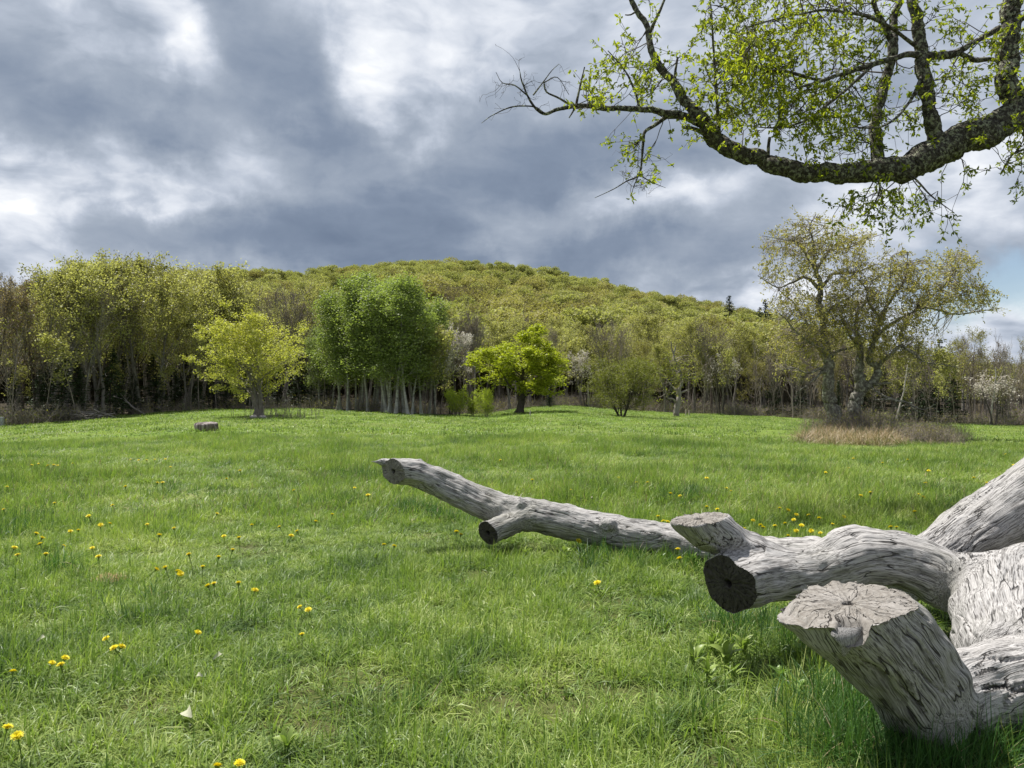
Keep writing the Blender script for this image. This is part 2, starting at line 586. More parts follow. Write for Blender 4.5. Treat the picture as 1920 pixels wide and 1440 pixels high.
def grass():
    rng = np.random.default_rng(5)
    near = [clump('near_grass_clump', 38, .08, .095 + .013 * k, .0042 + .0006 * k, .75 + .1 * (k % 3), [MAT_GRASS, MAT_STRAW], rng, 3, .006) for k in range(5)]
    near += [clump('near_grass_clump', 26, .06, .075, .006, 1.0, [MAT_GRASS, MAT_STRAW], rng, 3, .03) for k in range(2)]
    mid = [clump('mid_grass_clump', 46, .18, .13 + .015 * k, .0085, .7, [MAT_GRASS, MAT_STRAW], rng, 2, .03) for k in range(5)]
    far = [clump('far_grass_clump', 70, .6, .13, .024, .8, [MAT_GRASS, MAT_STRAW], rng, 2, .02) for k in range(5)]

    def put(name, protos, n, d0, d1, smin, smax, label, bare=True, lo=-120, hi=2040, zs=True):
        x, y = fan(n, d0, d1, rng, lo, hi)
        _, D_, _ = edge_at(x, y)
        dens = fbm2(x, y, .9, 3, 21)
        keep = (y < D_ + 1.6)
        if bare:
            keep &= ~((dens < -.36) & (rng.random(n) < .8))
        if bare:
            for (qx, qy, qr) in BARE:
                e_ = gpix(qx, qy)
                hit = np.hypot(x - e_[0], y - e_[1]) < qr * (1 + .8 * fbm2(x, y, .4, 2, 4))
                keep &= ~(hit & (rng.random(n) < .72))
        x, y, dens = x[keep], y[keep], dens[keep]
        m = len(x)
        lush = fbm2(x, y, 2.6, 3, 33)
        z = ground(x, y)
        s = rng.uniform(smin, smax, m)
        hz = s * np.clip(1 + .85 * lush + .25 * dens, .45, 1.9)
        rot = np.stack([rng.normal(0, .06, m), rng.normal(0, .06, m), rng.uniform(0, 6.283, m)], 1)
        return stuff_scatter(name, np.stack([x, y, z], 1), rot, np.stack([s, s, hz], 1), rng.integers(0, len(protos), m), protos, label)
    put('near_grass', near, 32000, 1.2, 9.5, .75, 1.35, 'short tangled grass of the near meadow around the log')
    put('meadow_grass', mid, 30000, 8.8, 27, .8, 1.4, 'green grass in the middle of the meadow', lo=-80, hi=2000)
    put('distant_grass', far, 9500, 25, 90, .8, 1.35, 'smooth green grass of the far meadow', False, lo=-80, hi=2000)
    # small broad-leaved herbs among the blades
    herb_mat = grass_mat('herb_leaf', [(0, (.07, .14, .03)), (.5, (.15, .235, .05)), (1, (.30, .37, .12))], .35, .5, .3)
    herbs = [clump('herb_clump', 9, .03, .045, .013 + .003 * k, 1.1, [herb_mat, MAT_STRAW], rng, 3, .04, .7) for k in range(3)]
    x, y = fan(5200, 1.8, 9, rng)
    kk = fbm2(x, y, 1.1, 2, 91) > .02
    x, y = x[kk], y[kk]
    m = len(x)
    stuff_scatter('meadow_herbs', np.stack([x, y, ground(x, y) + .02], 1), np.stack([rng.normal(0, .1, m), rng.normal(0, .1, m), rng.uniform(0, 6.28, m)], 1), rng.uniform(.7, 1.6, m), rng.integers(0, 3, m), herbs, 'small broad-leaved herbs mixed into the near grass')
    # streaks of longer, darker grass
    tall = [clump('long_grass_clump', 42, .07, .26, .0055, .42, [MAT_TUFT, MAT_STRAW], rng, 4, .03, 1.5) for k in range(4)]
    x, y = fan(4200, 2.2, 22, rng)
    d = fbm2(x, y, 1.7, 3, 77)
    k = d > .42
    x, y = x[k], y[k]
    ex = []
    for (px, py, nn, rad) in [(775, 962, 30, .3), (820, 975, 12, .3), (1590, 1438, 16, .15), (1640, 1450, 26, .15), (1700, 1470, 30, .15), (1760, 1480, 30, .15), (1820, 1460, 24, .15), (1880, 1440, 24, .2), (1910, 1400, 20, .2), (1650, 1400, 26, .3), (1820, 1420, 26, .3), (1560, 1330, 18, .25), (1880, 1390, 18, .25), (1610, 1385, 20, .2), (1740, 1430, 18, .2), (1480, 1215, 14, .3),
                              (1380, 1190, 14, .3), (1240, 1065, 16, .5), (1150, 1050, 14, .4), (640, 950, 14, .4), (330, 930, 12, .5), (430, 935, 12, .5), (1085, 880, 8, .4), (1290, 935, 12, .5), (1240, 940, 12, .5), (100, 1080, 8, .3)]:
        g = gpix(px, py)
        ex.append(np.stack([g[0] + rng.normal(0, rad * .5, nn), g[1] + rng.normal(0, rad * .5, nn)], 1))
    ex = np.vstack(ex)
    x, y = np.concatenate([x, ex[:, 0]]), np.concatenate([y, ex[:, 1]])
    m = len(x)
    stuff_scatter('long_grass', np.stack([x, y, ground(x, y)], 1), np.stack([rng.normal(0, .1, m), rng.normal(0, .1, m), rng.uniform(0, 6.28, m)], 1),
                  rng.uniform(.6, 1.15, m), rng.integers(0, 4, m), tall, 'longer dark green tufts standing out of the meadow grass')


grass()
# ------------------------------------------------------------------ weathered log
LIMBS = {}


def wood_mat(name, cut=False, face=None):
    m, t = material(name)
    g = t.add('ShaderNodeAttribute', attribute_name='grain').outputs['Vector']
    geo = t.add('ShaderNodeNewGeometry').outputs['Position']
    if not cut:
        st = t.vmath('MULTIPLY', g, (1, 1, .06))
        wob = t.vmath('ADD', st, t.vmath('SCALE', t.vmath('SUBTRACT', t.noise(geo, 5, 3, .5, out=1), (.5, .5, .5)), .022))
        fine = t.noise(wob, 170, 5, .6, .3)
        med = t.noise(wob, 48, 5, .62, .4)
        blot = t.noise(geo, 5.5, 5, .6)
        # long drying cracks: thin zero-lines of a stretched noise
        ck = t.noise(t.vmath('MULTIPLY', wob, (1, 1, 1.2)), 16, 1.2, .5, 0)
        crack = t.rng(t.math('ABSOLUTE', t.math('SUBTRACT', ck, .5)), .003, .014, 1.0, 0.0)
        crack = t.math('MULTIPLY', crack, t.rng(t.noise(geo, 4.5, 2), .44, .52))
        base = t.ramp(fine, [(.36, (.05, .046, .043)), (.43, (.17, .16, .153)), (.49, (.315, .302, .292)), (.66, (.44, .425, .41))])
        base = t.mix(t.math('MULTIPLY', t.rng(med, .49, .40, 0, .62), t.rng(t.noise(geo, 3.0, 3), .38, .58, .25, 1)), base, (.05, .046, .043))
        base = t.mix(t.rng(blot, .42, .7, 0, .45), base, (.36, .345, .33))
        base = t.mix(t.rng(t.noise(geo, 1.6, 3), .5, .7, 0, .35), base, (.13, .13, .085))
        base = t.mix(t.math('MULTIPLY', crack, .8), base, (.02, .017, .015))
        hgt = t.math('ADD', t.math('MULTIPLY', fine, .35), t.math('MULTIPLY', med, .8))
        hgt = t.math('SUBTRACT', hgt, t.math('MULTIPLY', crack, 1.3))
        dist, rough = .012, .82
    else:
        # end grain: radial splits and rings about the pith, uv in the cut plane, w unused
        s = t.add('ShaderNodeSeparateXYZ', ins={0: g})
        ang = t.math('ARCTAN2', s.outputs[1], s.outputs[0])
        rad = t.vmath('LENGTH', g)
        wv = t.noise(g, 9, 3, .6)
        a2 = t.math('ADD', ang, t.math('MULTIPLY', t.math('SUBTRACT', wv, .5), .7))
        cx = t.add('ShaderNodeCombineXYZ', ins={0: t.math('COSINE', a2), 1: t.math('SINE', a2), 2: t.math('MULTIPLY', rad, 1.7)}).outputs[0]
        vor = t.n.new('ShaderNodeTexVoronoi')
        vor.feature = 'DISTANCE_TO_EDGE'
        t.l.new(cx, vor.inputs['Vector'])
        vor.inputs['Scale'].default_value = 4.2
        crack = t.rng(vor.outputs['Distance'], .004, .022, 1.0, 0.0)
        crack = t.math('MULTIPLY', crack, t.rng(t.noise(g, 9, 3), .44, .52))
        cn = t.noise(t.vmath('MULTIPLY', cx, (1, 1, .35)), 5.5, 2, .5)
        crack = t.math('MAXIMUM', crack, t.rng(t.math('ABSOLUTE', t.math('SUBTRACT', cn, .5)), .002, .012, .9, 0.0))
        pith = t.rng(t.vmath('LENGTH', t.vmath('ADD', g, t.vmath('SCALE', t.vmath('SUBTRACT', t.noise(g, 30, 3, out=1), (.5, .5, .5)), .05))), .010, .028, 1.0, 0.0)
        ring = t.noise(t.add('ShaderNodeCombineXYZ', ins={2: t.math('MULTIPLY', rad, 1.0)}).outputs[0], 120, 3, .6)
        fine = t.noise(g, 60, 5, .7)
        base = t.ramp(fine, [(.3, (.12, .108, .093)), (.5, (.20, .185, .165)), (.7, (.30, .285, .262))])
        base = t.mix(t.rng(ring, .4, .65, 0, .4), base, (.15, .12, .095))
        base = t.mix(t.rng(t.noise(g, 6, 3), .45, .7, 0, .6), base, (.30, .28, .26))
        crack = t.math('MAXIMUM', crack, pith)
        base = t.mix(crack, base, (.018, .013, .01))
        if face == 'dark':  # near-black tint paints in the shade on sawn ends turned from the sun
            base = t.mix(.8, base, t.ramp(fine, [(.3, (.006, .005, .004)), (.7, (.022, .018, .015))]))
        hgt = t.math('SUBTRACT', t.math('ADD', t.math('MULTIPLY', fine, .5), t.math('MULTIPLY', ring, .4)), t.math('MULTIPLY', crack, 2.0))
        dist, rough = .008, .85
    bmp = t.add('ShaderNodeBump', ins={'Height': hgt, 'Distance': dist, 'Strength': .9})
    p = t.add('ShaderNodeBsdfPrincipled', ins={'Base Color': base, 'Roughness': rough, 'Specular IOR Level': .25, 'Normal': bmp.outputs[0]})
    out(t, p.outputs[0])
    return m


def fallen_tree():
    # px, py, depth, radius in px ; the limbs of the fallen tree as they lie
    L = {
        'trunk': [(2300, 1180, 4.3, 150), (2120, 1150, 4.3, 130), (2000, 1130, 4.25, 118), (1915, 1135, 4.15, 104), (1902, 1180, 3.9, 97), (1915, 1240, 3.6, 95), (1980, 1290, 3.45, 100), (2120, 1330, 3.4, 110)],
        'near': [(2100, 1300, 3.45, 110), (1960, 1285, 3.42, 92), (1880, 1285, 3.38, 84), (1820, 1300, 3.33, 80), (1770, 1318, 3.25, 78)],
        'stump': [(1748, 1350, 3.24, 64), (1730, 1318, 3.19, 76), (1694, 1258, 3.10, 86), (1643, 1190, 3.03, 97), (1596, 1130, 2.98, 109), (1560, 1072, 2.94, 114), (1528, 1012, 2.9, 115)],
        'main': [(1960, 1110, 4.25, 96), (1880, 1105, 4.3, 78), (1790, 1090, 4.4, 62), (1740, 1068, 4.45, 55), (1685, 1050, 4.48, 50), (1620, 1044, 4.5, 54), (1565, 1056, 4.5, 50), (1505, 1076, 4.48, 43), (1440, 1082, 4.42, 48), (1385, 1092, 4.32, 54), (1350, 1102, 4.24, 56), (1310, 1112, 4.1, 56)],
        'hump': [(1640, 1040, 4.55, 30), (1600, 1018, 4.58, 33), (1560, 1030, 4.58, 28)],
        'fork': [(1560, 1068, 4.5, 30), (1480, 1058, 4.5, 32), (1420, 1040, 4.5, 33), (1375, 1018, 4.48, 35), (1338, 996, 4.44, 41), (1308, 970, 4.4, 46), (1290, 935, 4.36, 48)],
        'far': [(1900, 1080, 4.9, 44), (1700, 1062, 5.3, 38), (1520, 1044, 5.8, 34), (1400, 1036, 6.4, 31), (1310, 1022, 6.95, 27), (1260, 1012, 7.15, 28), (1180, 1003, 7.3, 32), (1100, 986, 7.42, 32), (1030, 972, 7.5, 31), (960, 963, 7.56, 31), (905, 942, 7.6, 29), (850, 917, 7.62, 28), (795, 893, 7.6, 26), (750, 884, 7.52, 24), (725, 884, 7.46, 24), (690, 886, 7.4, 24)],
        'farstub': [(985, 968, 7.5, 22), (950, 985, 7.38, 23), (920, 997, 7.2, 22), (900, 1003, 7.1, 22)],
        'fartip': [(790, 872, 7.62, 12), (740, 869, 7.58, 9), (715, 867, 7.56, 7), (694, 865, 7.55, 3)],
        'right': [(1690, 1085, 4.75, 46), (1740, 1060, 4.85, 48), (1800, 1014, 4.95, 52), (1870, 968, 5.0, 58), (1940, 922, 5.05, 62), (2020, 860, 5.1, 66), (2120, 780, 5.15, 62), (2260, 690, 5.2, 56)],
        'knob': [(1640, 1010, 4.6, 12), (1642, 995, 4.6, 10)],
        'rootknob': [(1750, 1320, 3.2, 50), (1766, 1352, 3.12, 38), (1776, 1372, 3.06, 33)],
        'farknob': [(985, 950, 7.5, 16), (968, 940, 7.48, 13)],
        'farknob2': [(1150, 985, 7.3, 13), (1133, 985, 7.1, 11)],
    }
    parent = {'near': 'trunk', 'stump': 'near', 'main': 'trunk', 'fork': 'main', 'hump': 'main', 'far': 'main', 'farstub': 'far', 'fartip': 'far', 'right': 'main', 'knob': 'main', 'rootknob': 'stump', 'farknob': 'far', 'farknob2': 'far'}
    # cut planes at limb ends: (centre px, py, depth, normal)
    cuts = {
        'stump': (P(1590, 1127, 2.98), norm(np.array([-.10, -.10, 1.0]))),
        'main': (P(1374, 1097, 4.26), norm(np.array([-.72, -.62, -.22]))),
        'fork': (P(1308, 971, 4.40), norm(np.array([-.10, -.05, 1.0]))),
        'far': (P(738, 886, 7.48), norm(np.array([-.55, -.82, -.12]))),
        'farstub': (P(914, 999, 7.16), norm(np.array([-.55, -.80, -.25]))),
    }
    verts, faces, base = [], [], 0
    C = {}
    for name, pts in L.items():
        a = np.array([np.append(P(px, py, Y), r * Y / F_PX) for px, py, Y, r in pts])
        fine = catmull(a, step=.025)
        c, r = fine[:, :3], np.maximum(fine[:, 3], .008)
        T = norm(np.gradient(c, axis=0))
        N = np.zeros_like(T)
        n0 = np.cross(T[0], [0.2, .3, .9])
        if name in parent:
            pc = C[parent[name]]
            k = np.argmin(np.linalg.norm(pc['c'] - c[0], axis=1))
            n0 = pc['N'][k]
        for j in range(len(c)):
            n0 = norm(n0 - T[j] * (n0 @ T[j]))
            N[j] = n0
        B = np.cross(T, N)
        s = np.concatenate([[0], np.cumsum(np.linalg.norm(np.diff(c, axis=0), axis=1))])
        if name in parent:
            s = s + pc['s'][k]
            if T[0] @ pc['T'][k] < 0:
                s = 2 * s[0] - s
        C[name] = dict(c=c, r=r, T=T, N=N, B=B, s=s)
        K = 40
        a_ = np.arange(K) * 2 * math.pi / K
        ca, sa = np.cos(a_), np.sin(a_)
        q = perlin(np.broadcast_to(ca * 1.1, (len(c), K)) + 7.1 * len(name), np.broadcast_to(sa * 1.1, (len(c), K)), np.repeat((s * 1.6)[:, None], K, 1), 4)
        q2 = perlin(np.broadcast_to(ca * 2.6, (len(c), K)) + 3.3 * len(name), np.broadcast_to(sa * 2.6, (len(c), K)), np.repeat((s * 4.5)[:, None], K, 1), 8)
        rr = r[:, None] * (1 + (.22 if name == 'stump' else .16) * q + (.10 if name == 'stump' else .07) * q2)
        v = c[:, None] + (N[:, None] * ca[None, :, None] + B[:, None] * sa[None, :, None]) * rr[..., None]
        ends = [c[0], c[-1]]
        if name in cuts:
            pc_, pn = cuts[name]
            ax = T[-4]
            d = ((v - pc_) @ pn)
            near_end = np.linalg.norm(v - pc_, axis=2) < r[-1] * 3.0
            d = np.where((d > 0) & near_end, d, 0)
            v = v - (d / (ax @ pn))[..., None] * ax
            de = (c[-1] - pc_) @ pn
            ends[1] = c[-1] - ax * max(de, 0) / (ax @ pn)
        n = len(c)
        verts.append(v.reshape(-1, 3))
        verts.append(np.array(ends))
        i = np.arange(n - 1)[:, None] * K
        j = np.arange(K)[None]
        j2 = (j + 1) % K
        faces += (np.stack([i + j, i + j2, i + K + j2, i + K + j], -1).reshape(-1, 4) + base).tolist()
        e = base + n * K
        faces += [[e, base + (b_ + 1) % K, base + b_] for b_ in range(K)]
        o_ = base + (n - 1) * K
        faces += [[e + 1, o_ + b_, o_ + (b_ + 1) % K] for b_ in range(K)]
        base += n * K + 2
    raw = bpy.data.meshes.new('raw')
    raw.from_pydata(np.vstack(verts).tolist(), [], faces)
    raw.update()
    tmp = bpy.data.objects.new('raw', raw)
    COL.objects.link(tmp)
    md = tmp.modifiers.new('r', 'REMESH')
    md.mode = 'VOXEL'
    md.voxel_size = .0072
    md.use_smooth_shade = True
    dg = bpy.context.evaluated_depsgraph_get()
    ev = tmp.evaluated_get(dg)
    m2 = ev.to_mesh()
    nv, npoly = len(m2.vertices), len(m2.polygons)
    V = np.empty(nv * 3, np.float32)
    m2.vertices.foreach_get('co', V)
    V = V.reshape(-1, 3).astype(float)
    nl = np.empty(npoly, np.int32)
    m2.polygons.foreach_get('loop_total', nl)
    lv = np.empty(len(m2.loops), np.int32)
    m2.loops.foreach_get('vertex_index', lv)
    ev.to_mesh_clear()
    bpy.data.objects.remove(tmp)
    assert (nl == 4).all()
    Q = lv.reshape(-1, 4)
    # keep only what could be seen: nothing far off the frame's right edge
    ed = np.vstack([Q[:, [0, 1]], Q[:, [1, 2]], Q[:, [2, 3]], Q[:, [3, 0]]])
    cnt = np.bincount(ed.ravel(), minlength=nv)

    def smooth(V, it, mask=None):
        for _ in range(it):
            acc_ = np.stack([np.bincount(ed[:, 0], V[ed[:, 1], k], nv) + np.bincount(ed[:, 1], V[ed[:, 0], k], nv) for k in range(3)], 1)
            Wn = acc_ / cnt[:, None]
            V = Wn if mask is None else np.where(mask[:, None], Wn, V)
        return V
    # find cut faces before smoothing
    cutid = np.full(nv, -1)
    names = list(cuts)
    for ci_, nm in enumerate(names):
        pc_, pn = cuts[nm]
        d = (V - pc_) @ pn
        cutid[(np.abs(d) < .0062) & (np.linalg.norm(V - pc_, axis=1) < C[nm]['r'][-1] * 1.75)] = ci_
    soft = cutid < 0
    V = smooth(V, 10, soft)
    # grain coordinates blended between limbs
    G, W = np.zeros((nv, 3)), np.zeros(nv)
    for nm, c in C.items():
        cc, best, bi = c['c'], np.full(nv, 1e9), np.zeros(nv, int)
        lo, hi = cc.min(0) - .7, cc.max(0) + .7
        sel = np.where(((V > lo) & (V < hi)).all(1))[0]
        for ch in np.array_split(sel, max(1, len(sel) // 20000)):
            d = ((V[ch][:, None].astype(np.float32) - cc[None].astype(np.float32)) ** 2).sum(2)
            k = d.argmin(1)
            best[ch], bi[ch] = np.sqrt(d[np.arange(len(ch)), k]), k
        off = V - cc[bi]
        wgt = np.where(best < 1e8, np.exp(-np.maximum(best - c['r'][bi], 0) / .028) * (.02 + c['r'][bi]), 0)
        ds = (off * c['T'][bi]).sum(1)
        g = np.stack([(off * c['N'][bi]).sum(1), (off * c['B'][bi]).sum(1), c['s'][bi] + np.clip(ds, -.04, .04)], 1)
        G += g * wgt[:, None]
        W += wgt
    G /= np.maximum(W, 1e-9)[:, None]
    # normals
    fn = np.cross(V[Q[:, 2]] - V[Q[:, 0]], V[Q[:, 3]] - V[Q[:, 1]])
    vn = np.stack([np.bincount(Q.ravel(), np.repeat(fn[:, k], 4), nv) for k in range(3)], 1)
    vn = norm(vn)
    # relief along the grain
    wx = .03 * perlin(V[:, 0] * 4, V[:, 1] * 4, V[:, 2] * 4, 2)
    rid = perlin((G[:, 0] + wx) * 24, (G[:, 1] + wx) * 24, G[:, 2] * 2.0, 5)
    rid2 = perlin((G[:, 0] + wx) * 50, (G[:, 1]) * 50, G[:, 2] * 4.5, 6)
    lump = perlin(V[:, 0] * 7, V[:, 1] * 7, V[:, 2] * 7, 12) + .5 * perlin(V[:, 0] * 15, V[:, 1] * 15, V[:, 2] * 15, 13)
    ck = perlin((G[:, 0] + wx) * 9, (G[:, 1] + wx) * 9, G[:, 2] * .9, 15)
    crack = np.clip(1 - np.abs(ck) / .032, 0, 1) * sstep(perlin(V[:, 0] * 3, V[:, 1] * 3, V[:, 2] * 3, 19) * 3)
    disp = -.0038 * (1 - 2 * np.abs(rid)) + .002 * rid2 + .015 * lump - .026 * crack
    disp = np.where(soft, disp, .3 * disp - .004)
    V = V + vn * disp[:, None]
    # chipped, split rims of the sawn ends, with a torn notch at the front of the near stump
    for nm, (pc_, pn) in cuts.items():
        R_ = C[nm]['r'][-1]
        rel_ = V - pc_
        h_ = rel_ @ pn
        lat = rel_ - h_[:, None] * pn
        rr_ = np.linalg.norm(lat, axis=1)
        near_ = (h_ < .03) & (h_ > -.5 * R_) & (rr_ < 1.8 * R_)
        e1 = norm(np.cross(pn, [0, 1, .2]))
        e2 = np.cross(pn, e1)
        th = np.arctan2(lat @ e2, lat @ e1)
        fade = np.clip(1 + h_ / (.5 * R_), 0, 1) ** 1.5
        rimw = sstep((rr_ / R_ - .62) / .38)
        chip = .075 * R_ * np.clip(perlin(np.cos(th) * 2.6, np.sin(th) * 2.6, rr_ * 0 + len(nm), 51) + .1, 0, 1) + .06 * R_ * np.clip(perlin(np.cos(th) * 9, np.sin(th) * 9, rr_ * 0 + .5, 53), 0, 1)
        if nm == 'stump':
            ax_ = norm(np.array([-.35, -1.0, 0]))
            ca_ = (lat @ ax_) / np.maximum(rr_, 1e-6)
            chip = chip + .30 * R_ * sstep((ca_ - .955) / .03)
            chip = chip + .12 * R_ * sstep((rr_ / R_ - .8) / .2) * sstep((-(lat @ np.array([1., 0, 0])) / R_ - .5) / .4)
        V = V - pn * np.where(near_, chip * rimw * fade, 0)[:, None]
    fc = cutid[Q]
    fcut = np.where((fc == fc[:, :1]).all(1), fc[:, 0], -1)
    M_wood = wood_mat('weathered_wood')
    root = ob('fallen_tree', None)
    root.location = (0, 0, 0)
    tag(root, 'silvery weathered fallen tree with sawn limbs lying across the foreground grass', 'fallen tree')

    def sub(mask):
        q = Q[mask]
        u, inv = np.unique(q, return_inverse=True)
        return u, inv.reshape(-1, 4)
    u, q = sub(fcut < 0)
    ob('trunk_and_limbs', mk_mesh('trunk_and_limbs', V[u], [q], [M_wood], True, attrs={'grain': G[u]}), root)
    lab = {'stump': 'broad cracked sawn face on top of the nearest limb', 'main': 'shaded round sawn end of the middle limb', 'fork': 'small pale sawn top of the upright stub',
           'far': 'pale sawn tip of the far raised limb', 'farstub': 'small shaded sawn end under the far limb', 'rootknob': 'dark broken knob low on the nearest limb'}
    M_cut, M_cut_shade = wood_mat('sawn_wood', True), wood_mat('painted_shade_sawn_wood', True, 'dark')
    for ci_, nm in enumerate(names):
        u, q = sub(fcut == ci_)
        if not len(u):
            continue
        pc_, pn = cuts[nm]
        vv = V[u].copy()
        cen = vv.mean(0)
        e1 = norm(np.cross(pn, [0, 1, .2]))
        e2 = np.cross(pn, e1)
        uv = np.stack([(vv - cen) @ e1, (vv - cen) @ e2], 1)
        r_ = np.linalg.norm(uv, axis=1)
        th = np.arctan2(uv[:, 1], uv[:, 0]) + .35 * perlin(uv[:, 0] * 9, uv[:, 1] * 9, r_ * 0, 3)
        cr = np.clip(1 - np.abs(perlin(np.cos(th) * 3.2, np.sin(th) * 3.2, r_ * 4.0, 31)) / .05, 0, 1)
        bound = np.zeros(nv, bool)
        bound[Q[fcut < 0].ravel()] = True
        inner = ~bound[u]
        vv[inner] -= pn * (.010 * cr[inner] + .05 * np.exp(-(r_[inner] / .014) ** 2) - .004 * perlin(vv[inner, 0] * 12, vv[inner, 1] * 12, vv[inner, 2] * 12, 5))[:, None]
        gg = np.column_stack([uv, np.zeros(len(u))])
        o = ob('cut_face', mk_mesh('cut_face', vv, [q], [M_cut_shade if nm in ('main', 'farstub', 'rootknob') else M_cut], True, attrs={'grain': gg}), root)
        o['label'] = lab[nm]
    # splinter hanging off the front of the near stump
    e = P(1573, 1185, 2.72)
    c = np.array([P(1588, 1172, 2.82), P(1590, 1188, 2.79), P(1587, 1208, 2.785), P(1582, 1230, 2.80)])
    sh = [.060, .055, .032, .005]
    pts = []
    for k in range(4):
        for a_ in range(10):
            th = a_ / 10 * 2 * math.pi
            pts.append(c[k] + np.array([1.0, .1, 0]) * sh[k] * math.cos(th) * (1 + .2 * math.sin(k * 3 + a_)) + np.array([0, .6, .1]) * sh[k] * .6 * math.sin(th))
    pts = np.array(pts)
    i = np.arange(3)[:, None] * 10
    j = np.arange(10)[None]
    q = np.stack([i + j, i + (j + 1) % 10, i + 10 + (j + 1) % 10, i + 10 + j], -1).reshape(-1, 4)
    me_ = mk_mesh('splinter', pts, [q], [M_wood], True, attrs={'grain': pts * [3, 3, 1]})
    ob('splinter', me_, root)
    print('log', nv, {nm: int((fcut == k).sum()) for k, nm in enumerate(names)})


fallen_tree()
# ------------------------------------------------------------------ tree kit
def grow(rng, B, A, p, d, length, rad, lev, cfg):
    n = cfg['seg'][lev]
    step = length / n
    pts, rs, ds = [p], [rad], [d]
    w, up = cfg['wig'][lev], cfg['up'][lev]
    tip = cfg['tip'][lev]
    for k in range(n):
        d = d + rng.normal(size=3) * w
        d = d + np.array([0, 0, up])
        d = d / np.linalg.norm(d)
        p = p + d * step
        pts.append(p)
        ds.append(d)
        rs.append(rad * (1 - (1 - tip) * ((k + 1) / n) ** .8))
    pts, rs = np.array(pts), np.array(rs)
    B.append((pts, rs, lev))
    if lev >= cfg['leaf_from']:
        for t in np.linspace(.35, 1, cfg['anch']):
            f = t * n
            i0 = min(int(f), n - 1)
            A.append((pts[i0] + (pts[i0 + 1] - pts[i0]) * (f - i0), ds[i0 + 1]))
    if lev + 1 < len(cfg['seg']):
        kids = cfg['kids'][lev]
        kids = int(rng.integers(max(1, int(kids * .8)), int(kids * 1.2) + 1))
        az = rng.uniform(0, 6.28)
        for c in range(kids):
            t = cfg['start'][lev] + (1 - cfg['start'][lev]) * (c + rng.uniform(.1, .9)) / kids
            f = t * n
            i0 = min(int(f), n - 1)
            q = pts[i0] + (pts[i0 + 1] - pts[i0]) * (f - i0)
            r = rs[i0] + (rs[min(i0 + 1, n)] - rs[i0]) * (f - i0)
            dd = ds[i0 + 1]
            az += 2.4 + rng.normal(0, .3)
            a = norm(np.cross(dd, [.3, .2, .93] if abs(dd[2]) < .9 else [1., .1, 0]))
            b = np.cross(dd, a)
            an = math.radians(cfg['ang'][lev] * rng.uniform(.75, 1.25)) * (1 - .35 * t if lev == 0 else 1)
            nd = dd * math.cos(an) + (a * math.cos(az) + b * math.sin(az)) * math.sin(an)
            shape = cfg['shape'](t) if lev == 0 else (1 - .45 * t)
            grow(rng, B, A, q, nd, length * cfg['lr'][lev] * shape * rng.uniform(.75, 1.25), max(r * cfg['rr'][lev], cfg['rmin']), lev + 1, cfg)


def bark_mat(name, stops, scale=9, bump=.02, lichen=None, bands=False, dark_low=False, stretch=.25):
    m, t = material(name)
    tco = t.add('ShaderNodeTexCoord').outputs['Object']
    v = t.vmath('MULTIPLY', tco, (1, 1, stretch))
    n = t.noise(v, scale, 5, .65, .3)
    big = t.noise(tco, scale * .22, 4, .6)
    info = t.add('ShaderNodeObjectInfo').outputs['Random']
    col = t.ramp(n, stops)
    if lichen:
        col = t.mix(t.rng(t.noise(tco, scale * .8, 6, .7), .5, .58, 0, .9), col, lichen)
    if bands:
        b = t.noise(t.vmath('MULTIPLY', tco, (.6, .6, 7)), 2.2, 4, .7)
        col = t.mix(t.rng(b, .56, .64, 0, .9), col, (.03, .028, .026))
        col = t.mix(t.rng(big, .5, .65, 0, .5), col, (.16, .15, .13))
    col = t.mix(t.rng(big, .4, .7, 0, .35), col, (.05, .045, .035))
    col = t.mix(t.math('MULTIPLY', info, .35), col, (.10, .085, .07))
    bmp = t.add('ShaderNodeBump', ins={'Height': n, 'Distance': bump, 'Strength': 1.0})
    p = t.add('ShaderNodeBsdfPrincipled', ins={'Base Color': col, 'Roughness': .9, 'Specular IOR Level': .15, 'Normal': bmp.outputs[0]})
    out(t, p.outputs[0])
    return m


def leaf_mat(name, stops, trans=.42, vary=.25, rough=.5, tint=(1.15, 1.25, .5), spec=.25):
    m, t = material(name)
    r = t.add('ShaderNodeAttribute', attribute_name='rnd').outputs['Fac']
    info = t.add('ShaderNodeObjectInfo').outputs['Random']
    geo = t.add('ShaderNodeNewGeometry').outputs['Position']
    f = t.math('ADD', t.math('MULTIPLY', r, .55), t.math('MULTIPLY', t.math('SUBTRACT', info, .5), vary * 2))
    f = t.math('ADD', f, t.math('MULTIPLY', t.math('SUBTRACT', t.noise(geo, .45, 3), .5), .9))
    f = t.math('ADD', f, .22, clamp=True)
    col = t.ramp(f, stops)
    d = t.add('ShaderNodeBsdfPrincipled', ins={'Base Color': col, 'Roughness': rough, 'Specular IOR Level': spec})
    tr = t.add('ShaderNodeBsdfTranslucent', ins={'Color': t.mix(1.0, col, tint, 'MULTIPLY')})
    mx = t.add('ShaderNodeMixShader', ins={0: trans, 1: d.outputs[0], 2: tr.outputs[0]})
    out(t, mx.outputs[0])
    return m


